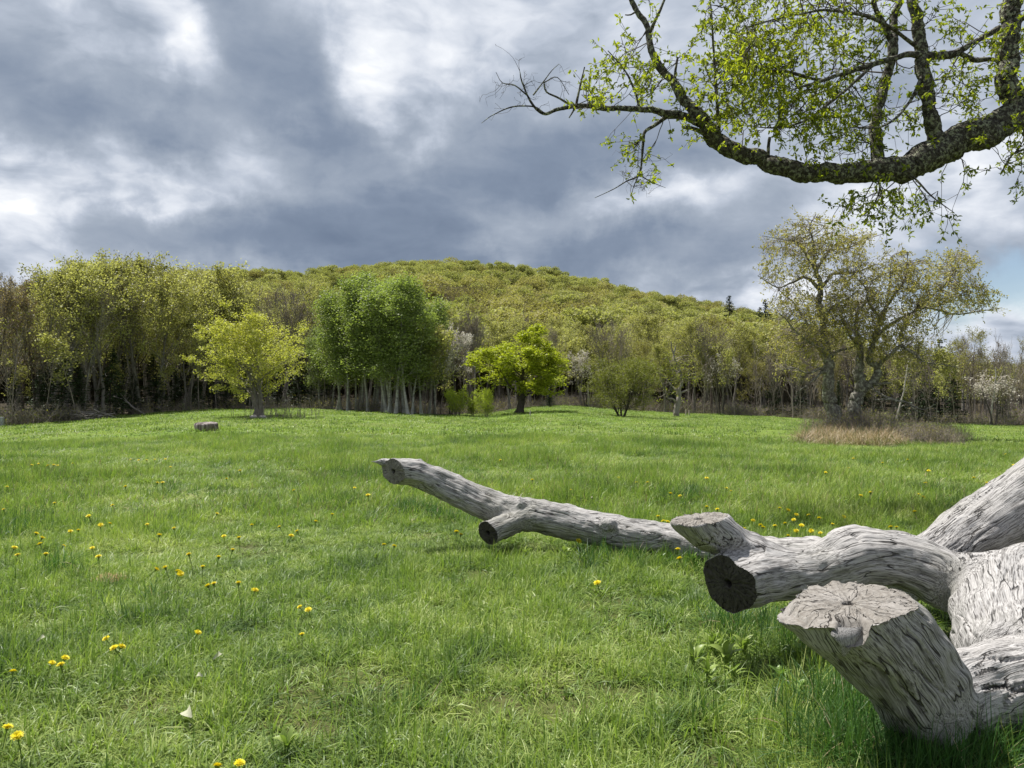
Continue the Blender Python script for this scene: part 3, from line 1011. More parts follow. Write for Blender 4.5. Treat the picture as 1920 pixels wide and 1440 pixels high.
BK_GREY = bark_mat('grey_bark', [(.3, (.10, .088, .075)), (.55, (.235, .215, .19)), (.75, (.38, .36, .33))])
BK_BROWN = bark_mat('brown_bark', [(.3, (.05, .038, .028)), (.55, (.12, .095, .075)), (.75, (.22, .18, .15))])
BK_TWIG = bark_mat('twig_bark', [(.3, (.17, .14, .12)), (.7, (.36, .315, .27))])
BK_WHITE = bark_mat('white_bark', [(.3, (.32, .31, .28)), (.6, (.50, .49, .45)), (.8, (.62, .61, .57))], 7, .01, None, True)
BK_DARK = bark_mat('dark_bark', [(.3, (.035, .03, .025)), (.7, (.10, .088, .075))])
LF_YEL = leaf_mat('budding_leaf', [(0, (.19, .185, .075)), (.35, (.29, .285, .10)), (.65, (.385, .38, .135)), (1, (.47, .465, .20))], .5, tint=(1.1, 1.15, .65))
LF_YELB = leaf_mat('bright_yellow_leaf', [(0, (.20, .195, .05)), (.4, (.35, .345, .085)), (.7, (.46, .45, .12)), (1, (.56, .55, .20))], .45, .05)
LF_OLV = leaf_mat('olive_bud', [(0, (.13, .11, .045)), (.5, (.24, .215, .08)), (1, (.35, .33, .14))], .45)
LF_RED = leaf_mat('reddish_bud', [(0, (.13, .095, .06)), (.5, (.24, .18, .12)), (1, (.34, .28, .19))], .4)
LF_ASP = leaf_mat('aspen_leaf', [(0, (.13, .165, .06)), (.4, (.21, .26, .09)), (.7, (.28, .335, .125)), (1, (.38, .43, .19))], .45, .12)
LF_MAP = leaf_mat('fresh_maple_leaf', [(0, (.15, .17, .02)), (.4, (.27, .30, .032)), (.7, (.38, .41, .045)), (1, (.48, .50, .09))], .48, .05)
LF_CON = leaf_mat('conifer_needle', [(0, (.012, .022, .008)), (.5, (.028, .05, .016)), (1, (.06, .09, .03))], .1)
LF_SHR = leaf_mat('shrub_leaf', [(0, (.12, .13, .03)), (.5, (.21, .225, .045)), (1, (.31, .32, .08))], .4)
LF_BUSH = leaf_mat('bush_leaf', [(0, (.25, .30, .035)), (.5, (.40, .46, .055)), (1, (.52, .58, .11))], .45, .05)
LF_BLOS = leaf_mat('blossom', [(0, (.38, .34, .28)), (.5, (.58, .54, .46)), (1, (.74, .71, .64))], .4, .1, tint=(1, 1, 1))
LF_PALE = leaf_mat('pale_young_leaf', [(0, (.17, .155, .04)), (.45, (.31, .285, .075)), (.75, (.43, .40, .15)), (1, (.54, .52, .30))], .45, .05, tint=(1.1, 1.1, .7))
LF_OAK = leaf_mat('oak_leaf', [(0, (.08, .115, .018)), (.35, (.19, .225, .026)), (.65, (.32, .345, .036)), (1, (.45, .47, .08))], .55, .05)
LITTER = leaf_mat('dead_leaf', [(0, (.07, .045, .025)), (.5, (.17, .115, .07)), (1, (.30, .22, .15))], .1)


def tree_meshes(name, rng, cfg, bark, leaf, n_leaf, lsize, jit, aspect=.6, twig=None, blen=1.0):
    """returns (trunk mesh, crown mesh or None) for a unit tree of height cfg['h']"""
    B, A = [], []
    d0 = norm(np.array([rng.normal(0, .04), rng.normal(0, .04), 1.]))
    stems = cfg.get('stems', 1)
    for s in range(stems):
        if stems > 1:
            a = s * 6.28 / stems + rng.uniform(-.4, .4)
            d0 = norm(np.array([math.cos(a) * cfg['splay'], math.sin(a) * cfg['splay'], 1.]))
            p0 = np.array([math.cos(a), math.sin(a), 0]) * cfg['r'] * .9
        else:
            p0 = np.zeros(3)
        grow(rng, B, A, p0 - np.array([0, 0, .25]), d0, cfg['h'] * cfg['trunk'] * rng.uniform(.85, 1.0) + .25, cfg['r'], 0, cfg)
    # flare of the foot
    for b in B:
        if b[2] == 0:
            b[1][0] *= 1.5
    big = [(p, r) for p, r, l in B if l < cfg['wood_lev']]
    small = [(p, r) for p, r, l in B if l >= cfg['wood_lev']]
    V, Q, _ = tube_mesh(big, lambda r: 8 if r > .08 else 5)
    tm = mk_mesh(name + '_trunk', V, [Q], [bark])
    parts, mi = [], []
    Vs, Fs, Rn, base = [], [[], []], [], 0
    mats = []
    if small:
        v, q, _ = tube_mesh(small, lambda r: 3)
        Vs.append(v)
        Fs.append(q)
        Rn.append(np.full(len(v), .5))
        mi.append(np.zeros(len(q), int))
        base += len(v)
        mats.append(twig or bark)
    if n_leaf and A:
        ap = np.array([a[0] for a in A])
        ad = np.array([a[1] for a in A])
        k = rng.integers(0, len(ap), n_leaf)
        v, q, r = leaf_mesh(ap[k], rng, lsize, aspect, .35, ad[k], jit)
        mats.append(leaf)
        Vs.append(v)
        Fs.append(q + base)
        mi.append(np.full(len(q), len(mats) - 1))
        Rn.append(r)
    Fs = [f for f in Fs if len(f)]
    cm = mk_mesh(name + '_crown', np.vstack(Vs), Fs, mats, False, np.concatenate(mi), {'rnd': np.concatenate(Rn)})
    top = max(V[:, 2].max(), np.vstack(Vs)[:, 2].max())
    return tm, cm, top


def dome(t):
    return 1.25 * math.sin(math.pi * min(1, .18 + .78 * t)) ** .8


CF_MAPLE = dict(h=14, trunk=.86, r=.20, seg=[9, 6, 4, 3], wig=[.07, .13, .2, .25], up=[.04, .10, .06, .03], tip=[.12, .22, .3, .4], leaf_from=2, anch=4, kids=[15, 7, 5],
                start=[.30, .2, .2], ang=[55, 48, 45], lr=[.36, .5, .5], rr=[.5, .55, .6], rmin=.012, shape=dome, wood_lev=2)
CF_BARE = dict(CF_MAPLE, trunk=.9, kids=[14, 8, 6], ang=[40, 38, 38], lr=[.36, .5, .55], up=[.03, .16, .10, .06], start=[.38, .2, .15], rmin=.023, r=.16, wig=[.06, .1, .14, .2])
CF_ASPEN = dict(CF_MAPLE, trunk=.95, r=.11, kids=[22, 6, 4], ang=[60, 50, 45], lr=[.17, .5, .5], up=[.02, .10, .05, .02], start=[.27, .15, .15], wig=[.035, .12, .2, .25], shape=lambda t: 1.15 - .5 * t, rmin=.01)
CF_SAP = dict(CF_BARE, h=7, r=.05, trunk=.95, kids=[9, 4, 3], lr=[.26, .5, .5], ang=[40, 40, 40], start=[.3, .2, .2], rmin=.017, wig=[.06, .1, .15, .2])


def conifer(name, rng, h=12.0, w=2.4, droop=.25, sparse=1.0):
    V, Q, _ = tube_mesh([(np.stack([rng.normal(0, .03, 8), rng.normal(0, .03, 8), np.linspace(-.2, h, 8)], 1), np.linspace(.16, .015, 8))], lambda r: 6)
    tm = mk_mesh(name + '_trunk', V, [Q], [BK_DARK])
    P_, Dr, n = [], [], 0
    br = []
    z = h * .06
    while z < h * .985:
        t = z / h
        for k in range(int(rng.integers(4, 7))):
            a = rng.uniform(0, 6.28)
            L = w * ((1 - t) ** .8) * rng.uniform(.55, 1.1) + .12
            s = np.linspace(0, 1, 5)[:, None]
            d = np.array([math.cos(a), math.sin(a), 0])
            p = np.array([0, 0, z]) + d * L * s + np.array([0, 0, 1.]) * (L * (.12 * s - droop * s ** 2 + .1 * s ** 3))
            br.append((p, np.linspace(.02, .006, 5)))
            for q in np.linspace(.15, 1, max(3, int(L * 7 * sparse))):
                c = np.array([0, 0, z]) + d * L * q + np.array([0, 0, 1.]) * L * (.12 * q - droop * q * q + .1 * q ** 3)
                for sd_ in (-1, 1):
                    P_.append(c)
                    Dr.append(norm(d * .8 + np.array([-d[1], d[0], 0]) * sd_ * 1.0 + rng.normal(size=3) * .15))
        z += h * .022 + .05
    P_, Dr = np.array(P_), np.array(Dr)
    t = 1 - P_[:, 2] / h
    v, q, r = leaf_mesh(P_, rng, .42, .42, .9, Dr, .03)
    bv, bq, _ = tube_mesh(br, lambda r: 3)
    cm = mk_mesh(name + '_crown', np.vstack([v, bv]), [q, bq + len(v)], [LF_CON, BK_DARK], False, np.concatenate([np.zeros(len(q), int), np.ones(len(bq), int)]), {'rnd': np.concatenate([r, np.zeros(len(bv))])})
    return tm, cm, h


KINDS = {}


def build_kinds():
    r = np.random.default_rng(3)
    for k in range(4):
        KINDS.setdefault('yellow', []).append(tree_meshes('budding_maple', r, dict(CF_MAPLE, kids=[15 + k, 7, 5], start=[.26 + .05 * k, .2, .2]), BK_GREY, LF_YEL, 7600, .165, .17, .7, BK_TWIG))
    for k in range(4):
        KINDS.setdefault('bare', []).append(tree_meshes('bare_tree', r, dict(CF_BARE, start=[.3 + .06 * k, .2, .15]), BK_GREY, LF_RED, 500, .12, .1, .6, BK_TWIG))
    for k in range(2):
        KINDS.setdefault('russet', []).append(tree_meshes('russet_budding_tree', r, dict(CF_BARE, start=[.2, .2, .15]), BK_BROWN, LF_RED, 4200, .16, .2, .6, BK_TWIG))
    for k in range(3):
        KINDS.setdefault('olive', []).append(tree_meshes('olive_budding_tree', r, dict(CF_MAPLE, start=[.22, .2, .2]), BK_BROWN, LF_OLV, 4200, .19, .22, .6, BK_TWIG))
    for k in range(4):
        KINDS.setdefault('aspen', []).append(tree_meshes('aspen', r, CF_ASPEN, BK_WHITE, LF_ASP, 7400, .14, .27, .8, BK_TWIG))
    for k in range(3):
        KINDS.setdefault('conifer', []).append(conifer('conifer', r, 12, 2.5 + .3 * k, .2 + .1 * k))
    for k in range(3):
        KINDS.setdefault('sapling', []).append(tree_meshes('bare_sapling', r, CF_SAP, BK_TWIG, LF_RED, 60, .08, .1, .6, BK_TWIG))
    KINDS['leafysap'] = [tree_meshes('leafy_sapling', r, CF_SAP, BK_TWIG, LF_YEL, 900, .17, .2, .7, BK_TWIG)]


build_kinds()
NAME = {'yellow': ('budding_maple', 'budding tree'), 'bare': ('bare_tree', 'bare tree'), 'russet': ('russet_tree', 'budding tree'), 'olive': ('olive_tree', 'budding tree'), 'aspen': ('aspen_tree', 'aspen'),
        'conifer': ('conifer_tree', 'conifer'), 'sapling': ('bare_sapling', 'sapling'), 'leafysap': ('leafy_sapling', 'sapling')}
LOOK = {'yellow': 'yellow-green budding tree', 'bare': 'bare grey-brown tree', 'russet': 'russet budding tree', 'olive': 'olive-brown budding tree', 'aspen': 'white-stemmed green aspen', 'conifer': 'dark conifer',
        'sapling': 'thin bare sapling', 'leafysap': 'thin leafy sapling'}
MARKS = [(0, 'at the left end'), (160, 'above the brushwood'), (330, 'behind the low stump'), (480, 'behind the yellow maple'), (600, 'left of the grove'), (720, 'in the grove'),
         (860, 'behind the white blossom'), (980, 'behind the green maple'), (1090, 'by the white-flowering tree'), (1170, 'behind the olive shrub'), (1270, 'behind the snag'),
         (1380, 'right of the snag'), (1560, 'behind the twin-trunked tree'), (1700, 'by the leaning pole'), (1840, 'at the right end')]


ORDERED = {}


def number_off():
    """members of a group get told apart by their order across the picture"""
    words = ['first', 'second', 'third', 'fourth', 'fifth', 'sixth', 'seventh', 'eighth', 'ninth', 'tenth', 'eleventh', 'twelfth']
    for grp, L in ORDERED.items():
        L.sort(key=lambda a: a[0])
        n = len(L)
        for k, (_, o) in enumerate(L):
            if n == 1:
                o['label'] = o['label']
            elif k == 0:
                o['label'] = 'leftmost of the ' + grp
            elif k == n - 1:
                o['label'] = 'rightmost of the ' + grp
            elif n == 3:
                o['label'] = 'middle one of the ' + grp
            else:
                o['label'] = (words[k] if k < 12 else '%dth' % (k + 1)) + ' from left of the ' + grp


class Woods:
    rng = np.random.default_rng(17)
    count = {}


def far_point(px, dY):
    """column px, dY metres behind the meadow's edge"""
    D_ = np.interp(px, EDGE_PX, EDGE_D) + dY
    x = (px - 960) / F_PX * D_
    return np.array([x, D_, float(ground(x, D_))])


def plant_tree(kind, px, dY, top=None, h=None, wide=1.0, lean=0.0, row='edge', label=None, var=None):
    """a tree of its own: an empty at its foot with trunk and crown"""
    rng = Woods.rng
    base = far_point(px, dY)
    vs = KINDS[kind]
    tm, cm, ht = vs[int(rng.integers(len(vs))) if var is None else var % len(vs)]
    if h is None:
        h = EYE + (742 - top) / F_PX * base[1] - base[2]
    s = h / ht
    root = ob(NAME[kind][0], None, loc=base, rot=(rng.normal(0, .02), lean + rng.normal(0, .025), rng.uniform(0, 6.28)), scale=(s * wide, s * wide, s))
    mark = min(MARKS, key=lambda m_: abs(m_[0] - px))[1]
    rw = {'edge': 'at the wood edge', 'second': 'in the second rank', 'deep': 'deep in the wood'}[row]
    tag(root, label or f'{LOOK[kind]} {rw} {mark}', NAME[kind][1], f'{LOOK[kind]}s {rw} {mark}')
    ORDERED.setdefault(root['group'], []).append((px, root))
    ob('trunk', tm, root)
    ob('crown', cm, root)
    return root


def woods():
    r = Woods.rng
    PXT = [0, 60, 100, 200, 290, 320, 400, 470, 520, 560, 640, 690, 800, 840, 890, 960, 1060, 1130, 1200, 1280, 1340, 1400, 1440, 1500, 1600, 1700, 1800, 1850, 1920, 2100]
    PYT = [500, 488, 475, 466, 476, 506, 500, 500, 520, 530, 530, 545, 560, 570, 550, 565, 578, 585, 580, 580, 592, 592, 600, 600, 605, 610, 606, 600, 602, 600]

    def kind_at(px, row):
        u = r.random()
        if px < 90:
            return 'russet' if u < .6 else 'bare'
        if px < 500:
            return 'yellow' if u < (.62 if row != 'edge' else .35) else ('bare' if u < .82 else 'olive')
        if px < 620:
            return 'bare' if u < .75 else 'yellow'
        if px < 850:
            return 'bare' if u < .6 else 'yellow'
        if px < 950:
            return 'bare' if u < .75 else 'yellow'
        if px < 1120:
            return 'yellow' if u < .75 else 'bare'
        if px < 1300:
            return 'yellow' if u < .4 else ('bare' if u < .72 else 'olive')
        if px < 1460:
            return 'yellow' if u < .5 else ('olive' if u < .7 else 'bare')
        if px < 1680:
            return 'olive' if u < .35 else 'bare'
        return 'bare' if u < .8 else 'olive'
    # ranks of the wood
    for row, dY0, dY1, n, dip in (('edge', 1.0, 5, 44, 55), ('second', 7, 15, 46, 12), ('deep', 17, 32, 48, 0)):
        for k in range(n):
            px = -120 + (k + r.uniform(.15, .85)) * 2200 / n
            if row == 'edge' and 600 < px < 850:
                continue
            top = np.interp(px, PXT, PYT) + dip * r.uniform(.1, 1.4) + r.uniform(-9, 18)
            if 600 < px < 850:
                top = max(top, 560)
            if px > 1500 and row != 'edge':
                top += 15
            kd = kind_at(px, row)
            wd = {'bare': .75, 'yellow': .95, 'russet': .9, 'olive': .85}[kd] * r.uniform(.85, 1.15) * (.75 if px > 1480 else 1)
            plant_tree(kd, px, r.uniform(dY0, dY1), top, wide=wd, row=row)
    # the tall crowns on the left shoulder
    for px, top, dY in ((70, 492, 5), (125, 474, 3), (185, 461, 4), (215, 466, 8), (262, 474, 3), (300, 486, 7), (405, 492, 6), (455, 497, 4), (350, 505, 4)):
        plant_tree('yellow', px, dY, top, wide=1.05, row='edge')
    for px, top, dY in ((890, 548, 4), (1135, 588, 2), (1150, 590, 5), (1345, 600, 2), (560, 520, 4), (590, 530, 6), (535, 528, 3)):
        plant_tree('bare', px, dY, top, wide=.8, row='edge')
    # dark understorey of conifers on the left, few elsewhere
    for px, top, dY in ((28, 700, 2), (75, 690, 3), (118, 655, 1.5), (150, 690, 2), (140, 640, 5), (205, 660, 3), (250, 690, 3), (290, 668, 2.5), (330, 690, 4), (345, 640, 7), (372, 700, 1.5), (400, 680, 3), (425, 700, 2), (455, 672, 4), (520, 690, 4),
                        (560, 670, 3), (585, 700, 2.5), (610, 660, 5), (1030, 735, 1), (1452, 690, 4), (1500, 700, 3), (1655, 690, 3), (1740, 700, 3), (1760, 640, 6), (1790, 690, 4), (1720, 650, 7), (1620, 700, 2), (1880, 720, 3), (230, 620, 9), (90, 610, 9),
                        (470, 640, 9), (1690, 715, 2), (1570, 715, 3), (1260, 715, 5)):
        plant_tree('conifer', px, dY, top + r.uniform(-8, 8), wide=r.uniform(1.0, 1.5), row='edge' if dY < 6 else 'second')
    # aspen grove
    k = 0
    for px, top, dY, ln in ((622, 590, 3, 0), (640, 560, -1, 0), (655, 545, 2, 0), (652, 600, -2, 0), (668, 560, 0, .02), (680, 525, 1, 0), (690, 520, -1, 0), (697, 530, 2, .0), (706, 522, 3, -.02), (716, 520, 0, 0), (725, 530, -1, .06), (735, 530, 2, 0),
                            (742, 525, -2, .10), (758, 540, 1, 0), (765, 532, -2, .09), (778, 538, 3, 0), (790, 545, 0, 0), (805, 560, 1, -.05), (815, 572, 3, 0), (600, 640, 1, 0), (612, 620, 4, .02), (632, 585, 0, 0), (748, 522, 4, 0), (670, 515, 4, 0), (710, 513, 5, 0), (722, 540, 1, 0), (732, 548, -1, .02), (727, 600, -2, 0), (772, 590, -1, .03)):
        plant_tree('aspen', px, dY + 1, top - 12, wide=r.uniform(1.25, 1.75), lean=ln, row='edge', var=k)
        k += 1
    # thin stems standing along the edge
    for k_ in range(125):
        px = r.uniform(-60, 1990)
        if r.random() < .35:
            px = r.uniform(1250, 1960)
        kd = 'sapling' if r.random() < .75 else 'leafysap'
        plant_tree(kd, px, r.uniform(-.4, 6), None, h=r.uniform(4, 8.5), wide=r.uniform(.7, 1.2), lean=r.normal(0, .05), row='edge')
    # pines that stand over the ridge on the right
    for px, py, dpt in ((1368, 553, 300), (1436, 560, 290), (1425, 575, 300), (1218, 548, 380)):
        x = (px - 960) / F_PX * dpt
        g = float(ground(x, dpt))
        zt = EYE + (742 - py) / F_PX * dpt
        tm, cm, ht = KINDS['conifer'][1]
        s = (zt - g) / ht
        root = ob('pine_tree', None, loc=(x, dpt, g), rot=(0, 0, px), scale=(s * 1.3, s * 1.3, s))
        tag(root, {1368: 'tall dark pine standing clear of the ridge between the snag and the twin-trunked tree', 1436: 'dark pine on the ridge just left of the twin-trunked tree\'s crown', 1425: 'shorter dark pine top beside the taller ridge pine', 1218: 'lone dark conifer on the wooded hill above the round olive shrub'}[px], 'pine')
        ob('trunk', tm, root)
        ob('crown', cm, root)


woods()


# ------------------------------------------------------------------ wooded hill (one mass) and the wood's interior
def hill_forest():
    rng = np.random.default_rng(23)
    protos = []
    mats = [leaf_mat('hill_leaf_%s' % nme, st, .35, .35, spec=0.0) for nme, st in (
        ('lime', [(0, (.21, .215, .095)), (.5, (.325, .33, .14)), (1, (.43, .42, .21))]), ('olive', [(0, (.20, .18, .08)), (.5, (.31, .285, .13)), (1, (.41, .38, .20))]),
        ('bare', [(0, (.10, .08, .06)), (.5, (.165, .14, .11)), (1, (.24, .21, .17))]))]
    for k, mi in enumerate((0, 0, 0, 0, 1, 1, 2)):
        n = 2600 if mi < 2 else 900
        # crown of several lobes
        lob = np.clip(rng.normal(size=(9, 3)), -1.4, 1.4) * [1.6, 1.6, 1.2] + [0, 0, 7.6]
        rad = rng.uniform(1.5, 2.3, 9)
        j = rng.integers(0, 9, n)
        d = norm(rng.normal(size=(n, 3)))
        d[:, 2] = np.abs(d[:, 2]) * .9 + d[:, 2] * .1
        c = lob[j] + d * rad[j][:, None] * rng.uniform(.7, 1.05, n)[:, None]
        v, q, r = leaf_mesh(c, rng, .40 if mi < 2 else .36, .7 if mi < 2 else .3, .3, None, .1)
        br = [(np.array([[0, 0, -.5], [0.1, 0, 3.5], [.15, .1, 7], [0, .2, 9.5]]), np.array([.16, .13, .09, .03]))]
        for q_ in lob:
            a = rng.uniform(4, 6.5)
            br.append((np.array([[.1, .05, a], q_ * .5 + [0, 0, a * .5], q_ * 1.0, q_ * 1.0 + [0, 0, .5]]), np.array([.07, .05, .03, .01])))
        bv, bq, _ = tube_mesh(br, lambda r: 4)
        protos.append(bpy.data.objects.new('hill_tree', mk_mesh('hill_tree', np.vstack([v, bv]), [q, bq + len(v)], [mats[mi], BK_GREY], False, np.concatenate([np.zeros(len(q), int), np.ones(len(bq), int)]), {'rnd': np.concatenate([r, np.zeros(len(bv))])})))
    rows = []
    y = 104.
    while y < 520:
        sp = 4.7 + y * .004
        xs = np.arange(-.80 * y - 30, .80 * y + 30, sp)
        rows.append(np.stack([xs + rng.uniform(-.45, .45, len(xs)) * sp, np.full(len(xs), y) + rng.uniform(-.5, .5, len(xs)) * sp], 1))
        y += sp * .9
    p = np.vstack(rows)
    x, y = p[:, 0], p[:, 1]
    px, D_, _ = edge_at(x, y)
    k = y > D_ + 30
    x, y, px = x[k], y[k], px[k]
    m = len(x)
    fld = fbm2(x, y, 60., 3, 44) + rng.normal(0, .35, m)
    idx = np.where(fld > .62, 6, np.where(fld > .25, rng.integers(4, 6, m), rng.integers(0, 4, m)))
    idx = np.where((px > 1480) & (rng.random(m) < .8), 6, idx)
    s = rng.uniform(.75, 1.25, m) * np.where(px > 1600, .7, 1)
    stuff_scatter('wooded_hill', np.stack([x, y, ground(x, y) - .4], 1), np.stack([rng.normal(0, .06, m), rng.normal(0, .06, m), rng.uniform(0, 6.28, m)], 1), np.stack([s * 1.3, s * 1.3, s * rng.uniform(.8, 1.15, m)], 1), idx, protos,
                  'wooded hill of yellow-green spring crowns rising behind the meadow')
    print('hill trees', m)
    # brushwood and fallen twigs of the wood floor
    r = rng
    brush = []
    for k_ in range(4):
        B = []
        for q_ in range(46):
            a, l = r.uniform(0, 6.28), r.uniform(.4, 1.9)
            p0 = np.array([r.normal(0, .9), r.normal(0, .9), 0])
            d = norm(np.array([math.cos(a) * .5, math.sin(a) * .5, r.uniform(.2, 1.2)]))
            p1 = p0 + d * l * .5 + r.normal(0, .05, 3)
            p2 = p0 + d * l + r.normal(0, .12, 3)
            B.append((np.array([p0, p1, p2]), np.array([.013, .009, .004])))
            for s_ in range(3):
                B.append((np.array([p1, p1 + (p2 - p1) * .5 + r.normal(0, .12, 3), p1 + (p2 - p1) + r.normal(0, .28, 3)]), np.array([.007, .006, .003])))
        v, q_, _ = tube_mesh(B, lambda r: 3)
        lv, lq, lr = leaf_mesh(r.normal(size=(130, 3)) * [.9, .9, .3] + [0, 0, .6], r, .13, .6)
        brush.append(bpy.data.objects.new('brush_clump', mk_mesh('brush_clump', np.vstack([v, lv]), [q_, lq + len(v)], [BK_TWIG, [LF_OLV, LF_SHR, LF_OLV, LF_ASP][k_]], False, np.concatenate([np.zeros(len(q_), int), np.ones(len(lq), int)]), {'rnd': np.concatenate([np.full(len(v), .5), lr])})))
    n = 480
    px = r.uniform(-130, 2050, n)
    dY = r.uniform(0, 1, n) ** 1.6 * 32 + .2
    D_ = np.interp(px, EDGE_PX, EDGE_D) + dY
    x = (px - 960) / F_PX * D_
    stuff_scatter('undergrowth', np.stack([x, D_, ground(x, D_)], 1), np.stack([0 * x, 0 * x, r.uniform(0, 6.28, n)], 1), r.uniform(.3, .95, n) * np.clip(1 + .9 * fbm2(x, D_, 6., 2, 5), .3, 1.6), r.integers(0, 4, n), brush, 'tangled brown undergrowth along the foot of the wood')


hill_forest()
# ------------------------------------------------------------------ single trees standing in the meadow
def gpix_h(px, py, h=0.0):
    d = pdir(px, py)
    t = np.linspace(2, 140, 6000)
    z = EYE + d[2] / d[1] * t
    x = d[0] / d[1] * t
    g = ground(x, t) + h
    k = np.argmax(z < g)
    if z[k] >= g[k]:
        k = len(t) - 1
    return np.array([x[k], t[k], g[k] - h])


def hero(name, label, cat, px, py, top, cfg, bark, leaf, n_leaf, lsize, jit, width_px, seed, aspect=.65, twig=None, group=None):
    r = np.random.default_rng(seed)
    b = gpix_h(px, py)
    tm, cm, ht = tree_meshes(name, r, cfg, bark, leaf, n_leaf, lsize, jit, aspect, twig)
    co = np.array([v.co for v in cm.vertices])
    h = EYE + (742 - top) / F_PX * b[1] - b[2]
    w = np.percentile(co[:, 0], 98) - np.percentile(co[:, 0], 2)
    sxy = width_px / F_PX * b[1] / w
    root = ob(name, None, loc=b, scale=(sxy, sxy, h / ht))
    tag(root, label, cat, group)
    ob('trunk', tm, root)
    ob('crown', cm, root)
    return root, b


def flat_dome(t):
    return 1.2 * (1 - abs(t - .45) * .8)


hero('maple_tree', 'bright yellow-leaved maple with several stems standing in the meadow at left', 'maple', 484, 782, 568,
     dict(CF_MAPLE, h=8.4, r=.17, stems=3, splay=.17, trunk=.86, kids=[12, 7, 5], start=[.24, .2, .2], ang=[70, 50, 45], lr=[.50, .5, .5], up=[.03, .10, .06, .03], shape=flat_dome, rmin=.008),
     BK_GREY, LF_YELB, 30000, .115, .12, 188, 41, .7, BK_TWIG)
hero('maple_tree', 'fresh green spreading maple with a dark forked trunk in the middle of the meadow edge', 'maple', 972, 776, 606,
     dict(CF_MAPLE, h=8.5, r=.27, stems=1, splay=.1, trunk=.86, kids=[15, 8, 6], start=[.2, .2, .2], ang=[68, 50, 45], lr=[.46, .5, .5], up=[.03, .07, .04, .02], shape=flat_dome, rmin=.012),
     BK_DARK, LF_MAP, 26000, .15, .14, 160, 44, .75, BK_DARK)
hero('shrub_tree', 'rounded olive-green shrubby tree alone at the meadow edge', 'shrub', 1166, 781, 664,
     dict(CF_MAPLE, h=5, r=.09, stems=5, splay=.5, trunk=.8, kids=[10, 7, 5], start=[.12, .15, .2], ang=[45, 45, 45], lr=[.5, .5, .5], up=[.05, .06, .04, .02], shape=flat_dome, rmin=.008),
     BK_DARK, LF_SHR, 24000, .10, .12, 118, 43, .5, BK_TWIG)
for px, py, top, w_, sd_, lab in ((857, 781, 720, 46, 51, 'larger bright green feathery bush left of the fresh green maple'), (912, 783, 724, 34, 52, 'smaller bright green feathery bush beside the fresh green maple'),
                                  (886, 780, 748, 18, 53, 'low bright green bush between two taller feathery bushes')):
    hero('feathery_bush', lab, 'bush', px, py, top, dict(CF_MAPLE, h=2.6, r=.025, stems=8, splay=.32, trunk=.9, kids=[9, 5, 3], start=[.08, .15, .2], ang=[32, 35, 35], lr=[.4, .5, .5], up=[.06, .12, .08, .04], shape=lambda t: 1.1 - .5 * t, rmin=.005),
         BK_TWIG, LF_BUSH, 9000, .085, .07, w_, sd_, .4, BK_TWIG, 'bright green feathery bushes')


# blossoming trees against the wood
def blossom(px, dY, top, h, wpx, seed, label, lean, nl):
    r = np.random.default_rng(seed)
    b = far_point(px, dY)
    cfg = dict(CF_MAPLE, h=h, r=.12, stems=2, splay=.15, trunk=.8, kids=[9, 6, 5], start=[.45, .25, .2], ang=[60, 50, 45], lr=[.42, .5, .5], shape=flat_dome, rmin=.012)
    tm, cm, ht = tree_meshes('blossoming_tree', r, cfg, BK_DARK, LF_BLOS, nl, .15, .12, .8, BK_TWIG)
    hh = EYE + (742 - top) / F_PX * b[1] - b[2]
    co = np.array([v.co for v in cm.vertices])
    w = np.percentile(co[:, 0], 98) - np.percentile(co[:, 0], 2)
    s = wpx / F_PX * b[1] / w
    root = ob('blossoming_tree', None, loc=b, scale=(s, s, hh / ht), rot=(0, lean, 0))
    tag(root, label, 'flowering tree')
    ob('trunk', tm, root)
    ob('crown', cm, root)


blossom(845, -.5, 606, 9, 66, 61, 'white blossoming tree leaning between the aspen grove and the green maple', .12, 5200)
blossom(1098, 0, 655, 7, 50, 62, 'small sparse white-flowering tree right of the fresh green maple', 0, 1500)
blossom(1352, 1, 660, 7, 60, 64, 'thin tree with pale grey blossom in the wood right of the snag', 0, 900)
blossom(1862, -.5, 690, 6, 80, 63, 'pale pinkish budding tree at the wood edge far right', 0, 1400)

# small dark fir beside the maple
tm_, cm_, ht_ = KINDS['conifer'][0]
b_ = gpix_h(1031, 764)
fr = ob('young_fir', None, loc=b_, scale=(.24, .24, .19))
tag(fr, 'small dark fir sapling just right of the fresh green maple', 'fir')
ob('trunk', tm_, fr)
ob('crown', cm_, fr)


# ------------------------------------------------------------------ traced trees: limbs followed from the photograph, at true depth
def limb_pts(L, Y0):
    a = np.array([np.append(P(px, py, Y0 + dy), r * (Y0 + dy) / F_PX) for px, py, dy, r in L])
    return a


